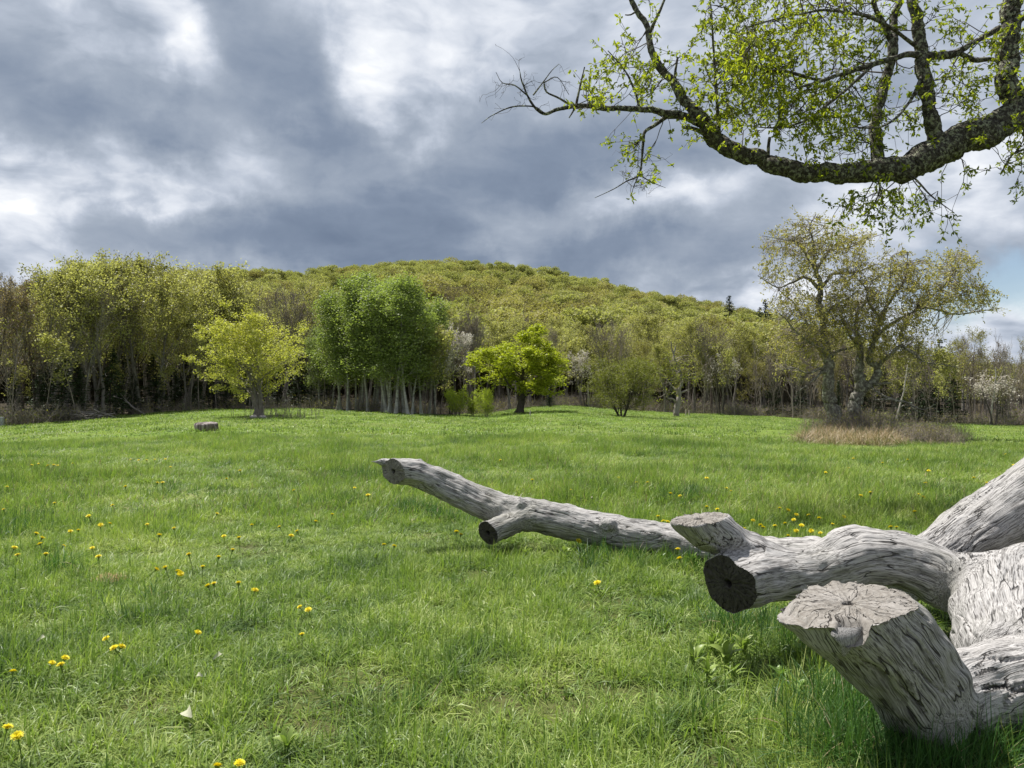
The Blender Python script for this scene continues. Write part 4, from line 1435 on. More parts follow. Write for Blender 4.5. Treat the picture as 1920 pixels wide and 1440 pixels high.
def rough_limb(a, step, sides, amp, seed, freq=9.):
    f = catmull(a, step=step)
    c, r = f[:, :3].copy(), np.maximum(f[:, 3], .003)
    s_ = np.concatenate([[0], np.cumsum(np.linalg.norm(np.diff(c, axis=0), axis=1))])
    kk = np.minimum(1, s_ / .4) * np.minimum(r, .15) * .75
    for ax_i in range(3):
        c[:, ax_i] += kk * (perlin(s_ * 2.1, s_ * 0 + seed * 1.7 + ax_i * 5.3, s_ * 0 + .5, seed) + .5 * perlin(s_ * 5.0, s_ * 0 + seed + ax_i * 3.1, s_ * 0 + .2, seed))
    r = r * (.93 + .16 * perlin(s_ * 2.7, s_ * 0 + seed, s_ * 0 + .7, seed + 3))
    T = norm(np.gradient(c, axis=0))
    N = np.zeros_like(T)
    n0 = np.cross(T[0], [.2, .9, .3])
    for j in range(len(c)):
        n0 = norm(n0 - T[j] * (n0 @ T[j]))
        N[j] = n0
    B = np.cross(T, N)
    an = np.arange(sides) * 2 * math.pi / sides
    dirs = N[:, None] * np.cos(an)[None, :, None] + B[:, None] * np.sin(an)[None, :, None]
    v = c[:, None] + dirs * r[:, None, None]
    q = 1 - 2 * np.abs(perlin(v[..., 0] * freq, v[..., 1] * freq, v[..., 2] * freq, seed)) + .6 * perlin(v[..., 0] * freq * 2.7, v[..., 1] * freq * 2.7, v[..., 2] * freq * 2.7, seed + 1) + 1.1 * perlin(v[..., 0] * freq * .3, v[..., 1] * freq * .3, v[..., 2] * freq * .3, seed + 2)
    v = c[:, None] + dirs * (r[:, None] * (1 + amp * q))[..., None]
    n = len(c)
    i = np.arange(n - 1)[:, None] * sides
    j = np.arange(sides)[None]
    Q = np.stack([i + j, i + (j + 1) % sides, i + sides + (j + 1) % sides, i + sides + j], -1).reshape(-1, 4)
    return v.reshape(-1, 3), Q


def sprays(rng, cloud, crad, targets, sub=(3, 5), r0=.006, leaves=5, lsize=.08, droop=.5, sublen=.35, bend=.25, rmin=.002, tufts=3):
    """twigs from the nearest limb to each target with leafy sub-twigs; returns branches and leaf anchors"""
    B, A, Dn = [], [], []
    for T in targets:
        d = np.linalg.norm(cloud - T, axis=1) + rng.normal(0, .12, len(cloud)) * .6
        k = int(np.argmin(d))
        p0 = cloud[k]
        L = np.linalg.norm(T - p0)
        if L < .05:
            continue
        ax = (T - p0) / L
        s = rng.normal(size=3)
        s = norm(s - ax * (s @ ax)) * L * bend * rng.uniform(.3, 1)
        t = np.linspace(0, 1, 7)[:, None]
        pts = p0 + (T - p0) * t + s * np.sin(t * math.pi) + rng.normal(0, .018 * L, (7, 3)) * (t > 0)
        ra = min(crad[k] * .6, r0 * (1 + L * .8))
        B.append((pts, np.linspace(ra, rmin, 7)))
        for q in range(int(rng.integers(*sub))):
            i0 = int(rng.integers(2, 7))
            dd = norm(ax + rng.normal(size=3) * .75 + np.array([0, 0, -.15]))
            l = sublen * rng.uniform(.4, 1.2)
            sp = np.array([pts[i0], pts[i0] + dd * l * .35 + rng.normal(0, .02, 3), pts[i0] + dd * l * .7 + rng.normal(0, .03, 3), pts[i0] + dd * l + np.array([0, 0, -.08 * l]) + rng.normal(0, .03, 3)])
            B.append((sp, np.linspace(rmin * 1.5, rmin * .7, 4)))
            for j in range(tufts):
                tt = rng.uniform(.35, 1) if j else 1.0
                f = tt * 3
                a_ = min(int(f), 2)
                c = sp[a_] + (sp[a_ + 1] - sp[a_]) * (f - a_)
                for _ in range(leaves):
                    A.append(c + rng.normal(0, .012, 3))
                    Dn.append(norm(dd * .5 + rng.normal(size=3) * .8 + np.array([0, 0, -droop])))
    return B, np.array(A), np.array(Dn)


def cloud_of(limbs):
    c, r = [], []
    for a in limbs:
        f = catmull(a, step=.12)
        c.append(f[:, :3])
        r.append(np.maximum(f[:, 3], .004))
    return np.vstack(c), np.concatenate(r)


def twin_tree():
    g = gpix_h(1588, 820)
    Y = g[1]
    rng = np.random.default_rng(71)
    left = [
        [(1577, 832, 0, 25), (1571, 812, 0, 19), (1565, 790, 0, 15), (1558, 760, 0, 11.5), (1553, 730, 0, 11), (1553, 705, 0, 10), (1555, 690, 0, 9.5), (1549, 660, .1, 8.5), (1544, 625, .2, 7), (1541, 585, .2, 6), (1537, 555, .2, 5.5), (1536, 540, .2, 5), (1534, 520, .2, 4), (1528, 500, .2, 3.2), (1526, 465, .2, 2.4), (1519, 427, .2, 1.5), (1530, 401, .2, .7)],
        [(1536, 542, .2, 4.2), (1520, 525, .1, 3.4), (1504, 521, 0, 2.8), (1492, 527, -.1, 2.2), (1474, 535, -.2, 1.6), (1455, 538, -.3, 1.3), (1421, 517, -.4, .6)],
        [(1536, 545, .2, 4.2), (1550, 527, .3, 3.4), (1560, 514, .4, 2.8), (1580, 512, .5, 2.4), (1605, 510, .6, 1.9), (1625, 503, .7, 1.4), (1642, 495, .8, .7)],
        [(1532, 512, .2, 3.2), (1518, 490, 0, 2.3), (1504, 465, -.3, 1.7), (1490, 452, -.5, 1.3), (1474, 450, -.7, 1), (1429, 442, -1, .5)],
        [(1532, 505, .2, 3), (1545, 484, .4, 2.2), (1560, 469, .6, 1.8), (1590, 465, .8, 1.3), (1620, 450, 1, .9), (1654, 439, 1.1, .5)],
        [(1553, 672, 0, 5), (1552, 665, -.1, 4.5), (1536, 650, -.5, 3), (1522, 645, -.8, 2.4), (1492, 622, -1.2, 1.7), (1475, 600, -1.4, 1.2), (1462, 589, -1.5, .7)],
        [(1553, 700, 0, 4.5), (1542, 698, -.3, 3), (1526, 712, -.7, 1.9), (1514, 722, -.9, 1.2), (1500, 731, -1.1, .6)],
        [(1553, 696, 0, 3.6), (1538, 692, -.4, 2.6), (1515, 700, -.8, 1.6), (1488, 690, -1.3, 1.1), (1460, 695, -1.7, .6)],
        [(1558, 668, 0, 4.2), (1567, 660, .2, 3.2), (1580, 656, .3, 2.4), (1597, 652, .4, 1.8), (1615, 640, .4, 1)],
        [(1546, 640, .1, 3.6), (1520, 615, .5, 2.2), (1490, 570, .8, 1.5), (1462, 545, 1, .8)],
        [(1543, 600, .2, 3), (1562, 575, -.4, 2), (1590, 560, -.8, 1.4), (1612, 540, -1, .7)],
    ]
    right = [
        [(1594, 832, .3, 19), (1599, 813, .4, 14.5), (1600, 790, .5, 12), (1601, 765, .5, 12), (1606, 748, .5, 11.5), (1612, 735, .5, 11), (1613, 715, .4, 10), (1611, 697, .4, 9), (1613, 670, .4, 6.5), (1611, 640, .4, 5), (1605, 600, .4, 3.6), (1620, 570, .5, 2.4), (1650, 547, .6, 1)],
        [(1613, 738, .5, 9), (1624, 725, .4, 8.5), (1637, 716, .3, 8), (1647, 700, .2, 7.2), (1643, 688, .2, 6.8), (1634, 682, .2, 6.4), (1628, 668, .2, 6), (1631, 655, .2, 5.6), (1642, 630, .2, 5), (1650, 600, .2, 4), (1658, 580, .2, 3.3), (1668, 565, .1, 2.7), (1680, 547, 0, 2.1), (1697, 520, -.1, 1.6), (1702, 472, -.2, .7)],
        [(1640, 640, .2, 4.6), (1660, 615, .3, 3.6), (1695, 594, .5, 3.0), (1725, 580, .6, 2.5), (1740, 577, .7, 2.3), (1765, 583, .9, 2.0), (1792, 589, 1.1, 1.7), (1830, 585, 1.4, 1.3), (1879, 577, 1.7, .6)],
        [(1712, 586, .5, 2.5), (1742, 560, .2, 2.0), (1770, 536, 0, 1.7), (1785, 515, -.2, 1.3), (1792, 502, -.2, 1), (1804, 470, -.4, .5)],
        [(1750, 577, .7, 1.8), (1790, 560, .4, 1.3), (1820, 540, .2, 1), (1845, 535, 0, .5)],
        [(1642, 690, .2, 5), (1665, 668, -.2, 3.4), (1687, 650, -.4, 3.6), (1700, 655, -.6, 3.4), (1710, 660, -.8, 3), (1722, 670, -1, 2.4), (1732, 679, -1.1, 1.8), (1759, 682, -1.5, 1), (1800, 690, -1.8, .5)],
        [(1687, 652, -.4, 3.2), (1690, 625, -.4, 2.4), (1698, 600, -.6, 1.7), (1720, 575, -.8, 1)],
        [(1636, 716, .3, 4.5), (1648, 721, -.1, 3.2), (1660, 719, -.4, 2.4), (1672, 718, -.6, 1.5)],
        [(1655, 600, .2, 2.8), (1665, 560, .5, 2), (1668, 520, .7, 1.4), (1672, 480, .8, .6)],
        [(1612, 655, .4, 3.5), (1595, 630, 0, 2.6), (1580, 600, -.4, 1.8), (1570, 570, -.7, 1)],
        [(1650, 596, .2, 2.8), (1630, 570, -.5, 2), (1622, 540, -.8, 1.4), (1600, 515, -1, .7)],
        [(1640, 750, -.5, 1.2), (1668, 748, -1.2, 3.2), (1680, 752, -1.3, 2.6), (1699, 754, -1.5, 2), (1715, 762, -1.7, 1.6), (1732, 768, -1.9, 1.2), (1757, 756, -2.2, .7)],
        [(1630, 722, .3, 2.6), (1645, 735, -.3, 2.2), (1668, 748, -1.2, 2)],
        [(1699, 755, -1.5, 1.3), (1722, 773, -1.6, 1), (1750, 782, -1.7, .5)],
    ]
    allb = [limb_pts(l, Y) for l in left + right]
    bark = bark_mat('lichened_bark', [(.3, (.06, .054, .045)), (.5, (.17, .16, .135)), (.75, (.32, .31, .27))], 10, .05, (.50, .50, .40), stretch=.6)
    root = ob('twin_trunk_tree', None, loc=(g[0], g[1], g[2]))
    tag(root, 'old twin-trunked tree with lichened bark and sparse pale young leaves in dry grass', 'tree')
    off = np.array([g[0], g[1], g[2]])
    ents = []
    for idx, (nm, ls, k0) in enumerate((('trunk', left, 0), ('trunk', right, len(left)))):
        Vs, Qs, b = [], [], 0
        for j, a in enumerate(allb[k0:k0 + len(ls)]):
            v, q = rough_limb(a, .10 if j == 0 else .12, 14 if a[0, 3] > .12 else 7, .10 if a[0, 3] > .12 else .06, 5 + j, 5.5)
            Vs.append(v - off)
            Qs.append(q + b)
            b += len(v)
        o = ob(nm, mk_mesh('twin_trunk', np.vstack(Vs), [np.vstack(Qs)], [bark]), root)
        o['label'] = ['pale lichen-crusted left trunk and its limbs', 'darker crooked right trunk and its limbs'][idx]
    cl, cr = cloud_of([a[3:] if len(a) > 12 else a for a in allb])
    T = []
    # foliage masses: px, py, half width, half height, number, depth spread
    for (px, py, rx, ry, n) in ((1525, 440, 75, 42, 120), (1470, 490, 45, 45, 80), (1560, 490, 70, 40, 95), (1620, 470, 50, 35, 45), (1500, 580, 55, 45, 95), (1560, 600, 60, 55, 135), (1500, 660, 50, 38, 85), (1610, 580, 60, 60, 150),
                                (1670, 560, 60, 60, 160), (1680, 500, 45, 30, 50), (1740, 530, 55, 50, 120), (1790, 500, 40, 30, 60), (1790, 555, 60, 30, 75), (1840, 560, 32, 26, 36), (1660, 640, 60, 35, 100), (1720, 630, 45, 40, 60), (1560, 560, 40, 50, 60), (1455, 640, 28, 40, 26),
                                (1740, 690, 45, 22, 20)):
        a = rng.uniform(0, 6.28, n)
        q = np.sqrt(rng.random(n))
        for x_, y_ in zip(px + rx * q * np.cos(a), py + ry * q * np.sin(a)):
            T.append(P(x_, y_, Y + rng.normal(.1, 1.1)))
    B, A, Dn = sprays(rng, cl, cr, np.array(T), (2, 4), .009, 2, .1, .0, .55, .22, .0045, 4)
    v, q, _ = tube_mesh([(p, r) for p, r in B], lambda r: 3)
    lv, lq, lr = leaf_mesh(A, rng, .118, .45, .2, Dn, .05)
    ob('crown', mk_mesh('twin_crown', np.vstack([v, lv]) - off, [q, lq + len(v)], [BK_TWIG, LF_PALE], False, np.concatenate([np.zeros(len(q), int), np.ones(len(lq), int)]), {'rnd': np.concatenate([np.full(len(v), .5), lr])}), root)
    # dry grass and brambles about the foot
    kinds = [clump('dry_clump', 60, .16, .42, .009, .75, [MAT_STRAW, MAT_TUFT], rng, 3, .06) for _ in range(3)]
    pts = []
    for px, py, n, sx, sy in ((1580, 826, 130, 34, 5), (1620, 828, 110, 40, 5), (1690, 830, 70, 45, 4), (1545, 826, 60, 18, 3)):
        for _ in range(n):
            pts.append(gpix_h(px + rng.normal(0, sx), py + rng.normal(0, sy)))
    pts = np.array(pts)
    m = len(pts)
    stuff_scatter('dry_grass', pts, np.stack([rng.normal(0, .25, m), rng.normal(0, .25, m), rng.uniform(0, 6.28, m)], 1), rng.uniform(.9, 1.7, m), rng.integers(0, 3, m), kinds, 'dry straw-coloured grass mounded around the twin-trunked tree')
    br = []
    for k in range(3):
        Bb = []
        for _ in range(40):
            a, l = rng.uniform(0, 6.28), rng.uniform(.35, .95)
            p0 = np.array([rng.normal(0, .3), rng.normal(0, .3), 0])
            d = norm(np.array([math.cos(a) * .35, math.sin(a) * .35, 1]))
            p1, p2 = p0 + d * l * .6, p0 + d * l + rng.normal(0, .08, 3)
            Bb.append((np.array([p0, p1, p2]), np.array([.006, .005, .003])))
            for _ in range(4):
                e_ = p0 + d * l * rng.uniform(.3, 1)
                Bb.append((np.array([e_, e_ + rng.normal(0, .06, 3) + [0, 0, .05], e_ + rng.normal(0, .11, 3) + [0, 0, .12]]), np.array([.004, .003, .002])))
        bv, bq, _ = tube_mesh(Bb, lambda r: 3)
        l2, lq2, lr2 = leaf_mesh(np.array([b[0][-1] for b in Bb]), rng, .05, .5)
        br.append(bpy.data.objects.new('bramble', mk_mesh('bramble', np.vstack([bv, l2]), [bq, lq2 + len(bv)], [BK_TWIG, [LF_RED, LF_OLV, LF_SHR][k]], False, np.concatenate([np.zeros(len(bq), int), np.ones(len(lq2), int)]), {'rnd': np.concatenate([np.full(len(bv), .5), lr2])})))
    pts, sc_ = [], []
    for px, py, n, sx, sy, s0 in ((1652, 820, 6, 10, 2, 1.2), (1705, 826, 36, 30, 4, .8), (1745, 830, 24, 20, 4, .75), (1585, 820, 10, 12, 2, 1.3), (1535, 815, 3, 4, 2, 1.1)):
        for _ in range(n):
            pts.append(gpix_h(px + rng.normal(0, sx), py + rng.normal(0, sy)))
            sc_.append(s0 * rng.uniform(.7, 1.2))
    m = len(pts)
    stuff_scatter('bramble_thicket', np.array(pts), np.stack([np.zeros(m), np.zeros(m), rng.uniform(0, 6.28, m)], 1), np.array(sc_), rng.integers(0, 3, m), br, 'brown bramble thicket right of the twin-trunked tree')


twin_tree()


def snag():
    g = gpix_h(1269, 781)
    Y = g[1]
    rng = np.random.default_rng(5)
    ls = [[(1268, 785, 0, 6), (1269, 770, 0, 5), (1272, 750, 0, 4.6), (1273, 740, 0, 4.4), (1272, 729, 0, 4)],
          [(1273, 735, .1, 3.2), (1278, 715, .1, 2.4), (1275, 697, .1, 2.2), (1268, 680, .1, 2), (1264, 665, .1, 1.7), (1268, 648, .1, 1)],
          [(1265, 668, .1, 1.5), (1260, 655, .1, 1.2), (1258, 640, .1, .7)],
          [(1270, 756, 0, 2.4), (1262, 748, -.1, 1.8), (1252, 746, -.2, 1.3), (1247, 730, -.2, .8)],
          [(1273, 738, 0, 2), (1284, 733, .2, 1.5), (1292, 730, .3, .8)],
          [(1275, 700, .1, 1.5), (1262, 690, .3, 1), (1250, 668, .4, .6)],
          [(1272, 735, .1, 2), (1258, 722, .4, 1.4), (1246, 705, .5, .8)]]
    al = [limb_pts(l, Y) for l in ls]
    bk = bark_mat('pale_dead_wood', [(.3, (.16, .14, .12)), (.5, (.32, .29, .26)), (.75, (.46, .43, .40))], 8, .02)
    root = ob('broken_snag', None, loc=g)
    tag(root, 'pale broken dead tree with a snapped trunk and one crooked bleached branch', 'dead tree')
    V, Q, b = [], [], 0
    for j, a in enumerate(al):
        v, q = rough_limb(a, .15, 8, .1, j)
        V.append(v - g)
        Q.append(q + b)
        b += len(v)
    ob('trunk', mk_mesh('snag', np.vstack(V), [np.vstack(Q)], [bk]), root)
    cl, cr = cloud_of(al[1:])
    T = np.array([P(1268 + rng.normal(0, 20), 700 + rng.normal(0, 22), Y + rng.normal(0, .8)) for _ in range(60)])
    B, A, Dn = sprays(rng, cl, cr, T, (1, 3), .02, 2, .1, 0, .7, .2, .012, 3)
    v, q, _ = tube_mesh(B, lambda r: 3)
    lv, lq, lr = leaf_mesh(A, rng, .17, .6, .2, Dn, .15)
    ob('crown', mk_mesh('snag_crown', np.vstack([v, lv]) - g, [q, lq + len(v)], [BK_TWIG, LF_SHR], False, np.concatenate([np.zeros(len(q), int), np.ones(len(lq), int)]), {'rnd': np.concatenate([np.full(len(v), .5), lr])}), root)


snag()


def poles():
    bk = bark_mat('bleached_pole', [(.3, (.25, .22, .19)), (.7, (.5, .46, .42))], 8, .02)
    rng = np.random.default_rng(9)
    for nm, lab, cat, pts in (
        ('leaning_pole', 'pale bare trunk leaning against the wood right of the twin-trunked tree', 'dead trunk', [(1679, 793, 0, 1.8), (1686, 765, 0, 1.7), (1694, 735, 0, 1.5), (1699, 705, 0, 1.3), (1704, 676, 0, .8)]),
        ('fallen_branch', 'long bleached fallen branch sloping to the grass at the left wood edge', 'branch', [(272, 778, 0, 1.4), (262, 772, .1, 1.6), (250, 765, .2, 1.5), (238, 754, .3, 1.3), (222, 747, .4, 1.1), (205, 742, .5, .8)]),
        ('fallen_branch', 'thin forked fallen branch lying on the grass below the long bleached one', 'branch', [(316, 777, -.4, .6), (295, 778, -.3, .9), (275, 779, -.2, 1.1), (255, 777, 0, .8)]),
        ('dead_tree', 'short pale standing trunk at the wood edge right of the green maple', 'dead trunk', [(1104, 765, .5, 2), (1103, 740, .5, 1.8), (1102, 722, .5, 1.4)]),
        ('dead_tree', 'slim pale dead trunk on the far right wood edge', 'dead trunk', [(1857, 798, 0, 1.6), (1860, 760, 0, 1.5), (1866, 720, 0, 1.3), (1867, 690, 0, .9)]),
    ):
        D_ = float(np.interp(pts[0][0], EDGE_PX, EDGE_D)) - .5
        a = limb_pts(pts, D_)
        base = P(pts[0][0], pts[0][1], D_)
        dz = float(ground(base[0], base[1])) - base[2] if nm != 'fallen_branch' or pts[0][0] < 300 else 0
        a[:, 2] += dz
        B = [a]
        for k in range(4):
            i = int(rng.integers(1, len(a) - 1))
            e = a[i, :3] + rng.normal(0, .7, 3) * [1, .4, .6] + [0, 0, .5]
            B.append(np.array([np.append(a[i, :3], a[i, 3] * .5), np.append((a[i, :3] + e) / 2 + rng.normal(0, .08, 3), a[i, 3] * .4), np.append(e, .008)]))
        V, Q, b = [], [], 0
        for j, q_ in enumerate(B):
            v, q = rough_limb(q_, .2, 6, .08, j)
            V.append(v)
            Q.append(q + b)
            b += len(v)
        tag(ob(nm, mk_mesh(nm, np.vstack(V), [np.vstack(Q)], [bk])), lab, cat)
    # heap of dead branches at the left edge
    pile = ob('brush_pile', None, loc=far_point(160, -.6))
    tag(pile, 'low heap of grey dead branches at the left wood edge', 'brush pile')
    for k in range(26):
        l = rng.uniform(1.2, 3.2)
        a_ = rng.normal(0, .45) + (math.pi if rng.random() < .5 else 0)
        c = np.array([rng.normal(0, 1.1), rng.normal(0, .4), rng.uniform(.1, .6)])
        d = np.array([math.cos(a_), math.sin(a_) * .5, rng.normal(0, .22)])
        p = np.array([np.append(c + d * l * t + rng.normal(0, .05, 3), .045 * (1 - .6 * abs(t))) for t in (-.5, -.2, .1, .35, .5)])
        p[:, 2] = np.maximum(p[:, 2], .03)
        v, q = rough_limb(p, .25, 5, .08, k)
        ob('branch', mk_mesh('branch', v, [q], [BK_GREY if k % 3 else bk]), pile)


poles()


# ------------------------------------------------------------------ tree reaching in from the right, over the meadow
def overhang():
    Y = 11.4
    rng = np.random.default_rng(88)
    L = {
        'main': [(2620, 190, 1.2, 60), (2450, 180, .9, 46), (2250, 170, .6, 38), (2080, 178, .3, 33), (1990, 190, .15, 31), (1920, 210, 0, 29), (1870, 232, 0, 28), (1820, 258, -.05, 28), (1760, 286, -.1, 27), (1700, 308, -.1, 25), (1640, 322, -.1, 21), (1580, 330, -.1, 19), (1520, 326, -.1, 17), (1450, 308, 0, 16), (1390, 288, 0, 15),
                 (1350, 266, 0, 14.5), (1328, 246, 0, 14), (1312, 226, 0, 12), (1292, 204, 0, 9.5), (1275, 178, .05, 9), (1262, 152, .1, 8), (1238, 126, .1, 7), (1222, 90, .1, 6), (1214, 52, .15, 5.5), (1198, 22, .2, 5), (1183, -10, .2, 4.5), (1170, -60, .3, 3)],
        'left': [(1312, 232, 0, 8), (1280, 216, -.15, 7.5), (1245, 210, -.3, 6.5), (1200, 206, -.5, 5.5), (1130, 201, -.8, 4.6), (1080, 198, -1, 4), (1045, 204, -1.1, 3.4), (1022, 212, -1.2, 2.8), (1003, 201, -1.3, 2.3), (988, 175, -1.35, 1.9), (978, 150, -1.4, 1.4), (975, 135, -1.4, .8)],
        'tw1': [(1018, 211, -1.2, 2), (1000, 200, -1.3, 1.6), (960, 201, -1.5, 1.2), (925, 215, -1.7, .9), (903, 231, -1.8, .5)],
        'tw2': [(1072, 199, -1, 2.4), (1050, 185, -1.05, 1.8), (1025, 172, -1.1, 1.6), (1020, 155, -1.1, 1.3)],
        'tw3': [(990, 180, -1.3, 1.6), (965, 160, -1.4, 1.1), (942, 155, -1.5, .8), (930, 135, -1.5, .5)],
        'tw4': [(1000, 178, -1.3, 1.6), (1020, 152, -1.2, 1.1), (1035, 132, -1.2, .8), (1048, 120, -1.2, .5)],
        'tw5': [(1080, 198, -1, 2.4), (1087, 165, -1, 2.0), (1096, 126, -1, 1.2)],
        'tw6': [(1078, 198, -1, 2), (1075, 208, -1, 1.6), (1067, 221, -1, 1.1)],
        'tw7': [(1020, 155, -1.1, 1.2), (1045, 145, -1, .8), (1067, 178, -.9, .5)],
        'up2': [(1219, 60, .1, 3.6), (1228, 40, 0, 3), (1240, 15, 0, 2.6), (1254, -20, 0, 2)],
        'hang': [(1275, 213, -.1, 5), (1252, 218, -.2, 4.6), (1228, 236, -.3, 3.8), (1210, 248, -.35, 3.2), (1206, 270, -.4, 2.6), (1204, 300, -.4, 2.1), (1198, 328, -.4, 1.7), (1175, 340, -.45, 1.2), (1150, 355, -.5, .9), (1115, 371, -.5, .5)],
        'hang2': [(1198, 326, -.4, 1.3), (1210, 335, -.4, 1), (1230, 345, -.3, .7), (1248, 352, -.3, .4)],
        'hang3': [(1198, 328, -.4, 1.2), (1188, 350, -.4, .8), (1184, 368, -.4, .5)],
        'stub1': [(1330, 255, 0, 5), (1305, 243, -.1, 3.8), (1288, 238, -.15, 3.6), (1280, 240, -.15, 2.4)],
        'stub2': [(1440, 300, 0, 4), (1441, 275, 0, 3.4), (1444, 258, 0, 3)],
        'stub3': [(1268, 165, .05, 3.6), (1266, 140, 0, 2.6), (1271, 108, 0, 2)],
        'stub4': [(1195, 20, .15, 2), (1182, 28, .1, 1.5), (1172, 28, .1, 1)],
        'v1': [(1645, 318, -.1, 13), (1642, 285, 0, 11), (1640, 255, .1, 10), (1646, 225, .1, 9.5), (1654, 175, .2, 9), (1664, 125, .2, 8.5), (1671, 80, .2, 8), (1676, 40, .3, 7), (1688, 0, .3, 6), (1705, -60, .4, 5), (1730, -160, .5, 3)],
        'v1b': [(1671, 75, .2, 6), (1655, 40, .1, 5), (1640, 5, 0, 4.5), (1625, -60, 0, 3)],
        'v2': [(1768, 285, -.1, 17), (1760, 250, -.1, 14), (1748, 215, -.1, 12.5), (1740, 175, -.1, 12), (1736, 130, -.1, 12), (1728, 90, 0, 11), (1720, 45, 0, 11), (1714, 0, 0, 10), (1708, -70, .2, 8), (1690, -200, .4, 5)],
        'v3': [(1915, 215, 0, 24), (1892, 180, 0, 19), (1880, 150, 0, 17), (1884, 110, 0, 17), (1893, 60, 0, 17), (1895, 0, 0, 16), (1905, -100, .2, 13), (1930, -260, .4, 8)],
        'mid': [(2100, -20, .8, 9), (1960, 20, .5, 7.5), (1910, 36, .4, 6), (1860, 58, .3, 5.5), (1825, 80, .2, 5), (1790, 98, .1, 6.5), (1750, 104, 0, 7), (1700, 104, -.1, 5.5), (1650, 116, -.2, 4.5), (1600, 132, -.3, 4), (1560, 146, -.4, 3.4), (1525, 157, -.5, 2.6), (1495, 165, -.6, 1.5)],
        'mid2': [(1545, 150, -.4, 3), (1515, 146, -.3, 2.8), (1470, 134, -.2, 2.8), (1430, 130, -.1, 2.5), (1405, 112, 0, 1.8), (1390, 80, 0, 1)],
        'mid3': [(1800, 100, .1, 5), (1830, 114, .2, 4.4), (1860, 112, .3, 3.6), (1900, 118, .4, 2.5)],
        'up5': [(1350, 265, 0, 4), (1345, 200, -.3, 3), (1340, 120, -.4, 2.3), (1335, 40, -.5, 1.6), (1330, -20, -.5, 1)],
        'arc1': [(1640, 120, -.2, 3), (1560, 190, -.7, 2.5), (1500, 230, -.9, 2), (1450, 240, -1, 1.4), (1400, 235, -1.1, .8)],
        'arc2': [(1736, 130, 0, 4), (1700, 200, -.5, 2.6), (1660, 235, -.8, 2), (1610, 240, -1, 1.2)],
        'arc3': [(1730, 95, 0, 4), (1650, 40, -.6, 3), (1560, 20, -1, 2.4), (1480, 30, -1.2, 1.8), (1400, 50, -1.3, 1)],
        'arc4': [(1690, 310, 0, 3), (1720, 340, -.4, 2), (1750, 370, -.6, 1.4), (1790, 400, -.7, .7)],
        'arc5': [(1640, 325, 0, 3), (1650, 350, -.3, 2), (1640, 380, -.4, 1.4), (1620, 405, -.5, .7)],
        'arc6': [(1200, 206, -.5, 3), (1190, 170, -.5, 2.2), (1170, 130, -.5, 1.5), (1140, 95, -.5, .9)],
        'arc7': [(1900, 225, 0, 4), (1940, 265, -.3, 3), (1900, 290, -.5, 2), (1880, 320, -.6, 1)],
    }
    al = {k: limb_pts(v, Y) for k, v in L.items()}
    tx = al['main'][0][0]
    ty = al['main'][0][1]
    tz = al['main'][0][2]
    gz = float(ground(tx, ty))
    trunk = np.array([[tx + .25, ty + .1, gz - .3, .72], [tx + .2, ty + .1, gz + .5, .55], [tx + .1, ty, gz + 2, .48], [tx, ty, tz, .46], [tx + .05, ty + .2, tz + 1.8, .38], [tx - .3, ty + .5, tz + 4, .28], [tx - .2, ty + .6, tz + 7, .12]])
    bark = bark_mat('rough_lichened_bark', [(.36, (.010, .008, .007)), (.5, (.05, .045, .037)), (.7, (.17, .16, .135))], 22, .05, (.36, .38, .26), stretch=.8)
    root = ob('overhanging_tree', None, loc=(tx, ty, gz))
    off = np.array([tx, ty, gz])
    tag(root, 'rough lichen-covered tree limb with fresh green leaves reaching in overhead from the right', 'tree')
    v, q = rough_limb(trunk, .12, 28, .07, 3, 4)
    ob('trunk', mk_mesh('overhanging_trunk', v - off, [q], [bark]), root)
    for k, a in al.items():
        big = a[0, 3] > .05
        v, q = rough_limb(a, .03 if big else .06, 26 if big else 7, .17 if big else .12, len(k) + len(a), 13 if big else 9)
        o = ob('limb' if big else 'branch', mk_mesh('limb' if big else 'branch', v - off, [q], [bark]), root)
        if k == 'main':
            o['label'] = 'thick sagging main limb crusted with pale lichen'
    live = [a for k, a in al.items() if k not in ('tw1', 'tw2', 'tw3', 'tw4', 'tw5', 'tw6', 'tw7', 'stub1', 'stub2', 'stub3', 'stub4', 'hang2', 'hang3')]
    cl, cr = cloud_of(live)
    T, W = [], []
    for (px, py, rx, ry, n) in ((1430, 60, 110, 90, 150), (1500, 110, 120, 90, 130), (1390, 170, 110, 55, 105), (1330, 120, 60, 80, 50), (1480, 200, 110, 55, 85), (1570, 60, 90, 80, 65), (1620, 180, 80, 70, 50), (1560, 255, 120, 40, 58), (1400, 235, 80, 30, 36),
                                (1200, 110, 75, 42, 48), (1150, 165, 65, 34, 42), (1250, 180, 45, 30, 18), (1185, 245, 38, 32, 13), (1215, 300, 40, 35, 9), (1760, 60, 90, 80, 38), (1830, 120, 90, 70, 40), (1680, 235, 70, 40, 28), (1800, 190, 60, 45, 26), (1890, 90, 40, 60, 16), (1880, 40, 50, 50, 12),
                                (1610, 385, 62, 30, 30), (1700, 370, 80, 34, 38), (1770, 400, 40, 15, 8), (1900, 270, 60, 30, 26), (1890, 320, 40, 30, 7), (1960, 220, 60, 90, 30), (1450, -60, 160, 60, 85), (1650, -70, 160, 60, 50), (1900, -80, 120, 60, 26), (2060, 60, 110, 110, 42), (2200, 40, 130, 100, 30)):
        n = max(3, int(n * (.27 if px < 1300 or px > 1640 else .33)))
        a = rng.uniform(0, 6.28, n)
        q_ = np.sqrt(rng.random(n))
        for x_, y_ in zip(px + rx * q_ * np.cos(a), py + ry * q_ * np.sin(a)):
            T.append(P(x_, y_, Y + rng.normal(-.2, .8)))
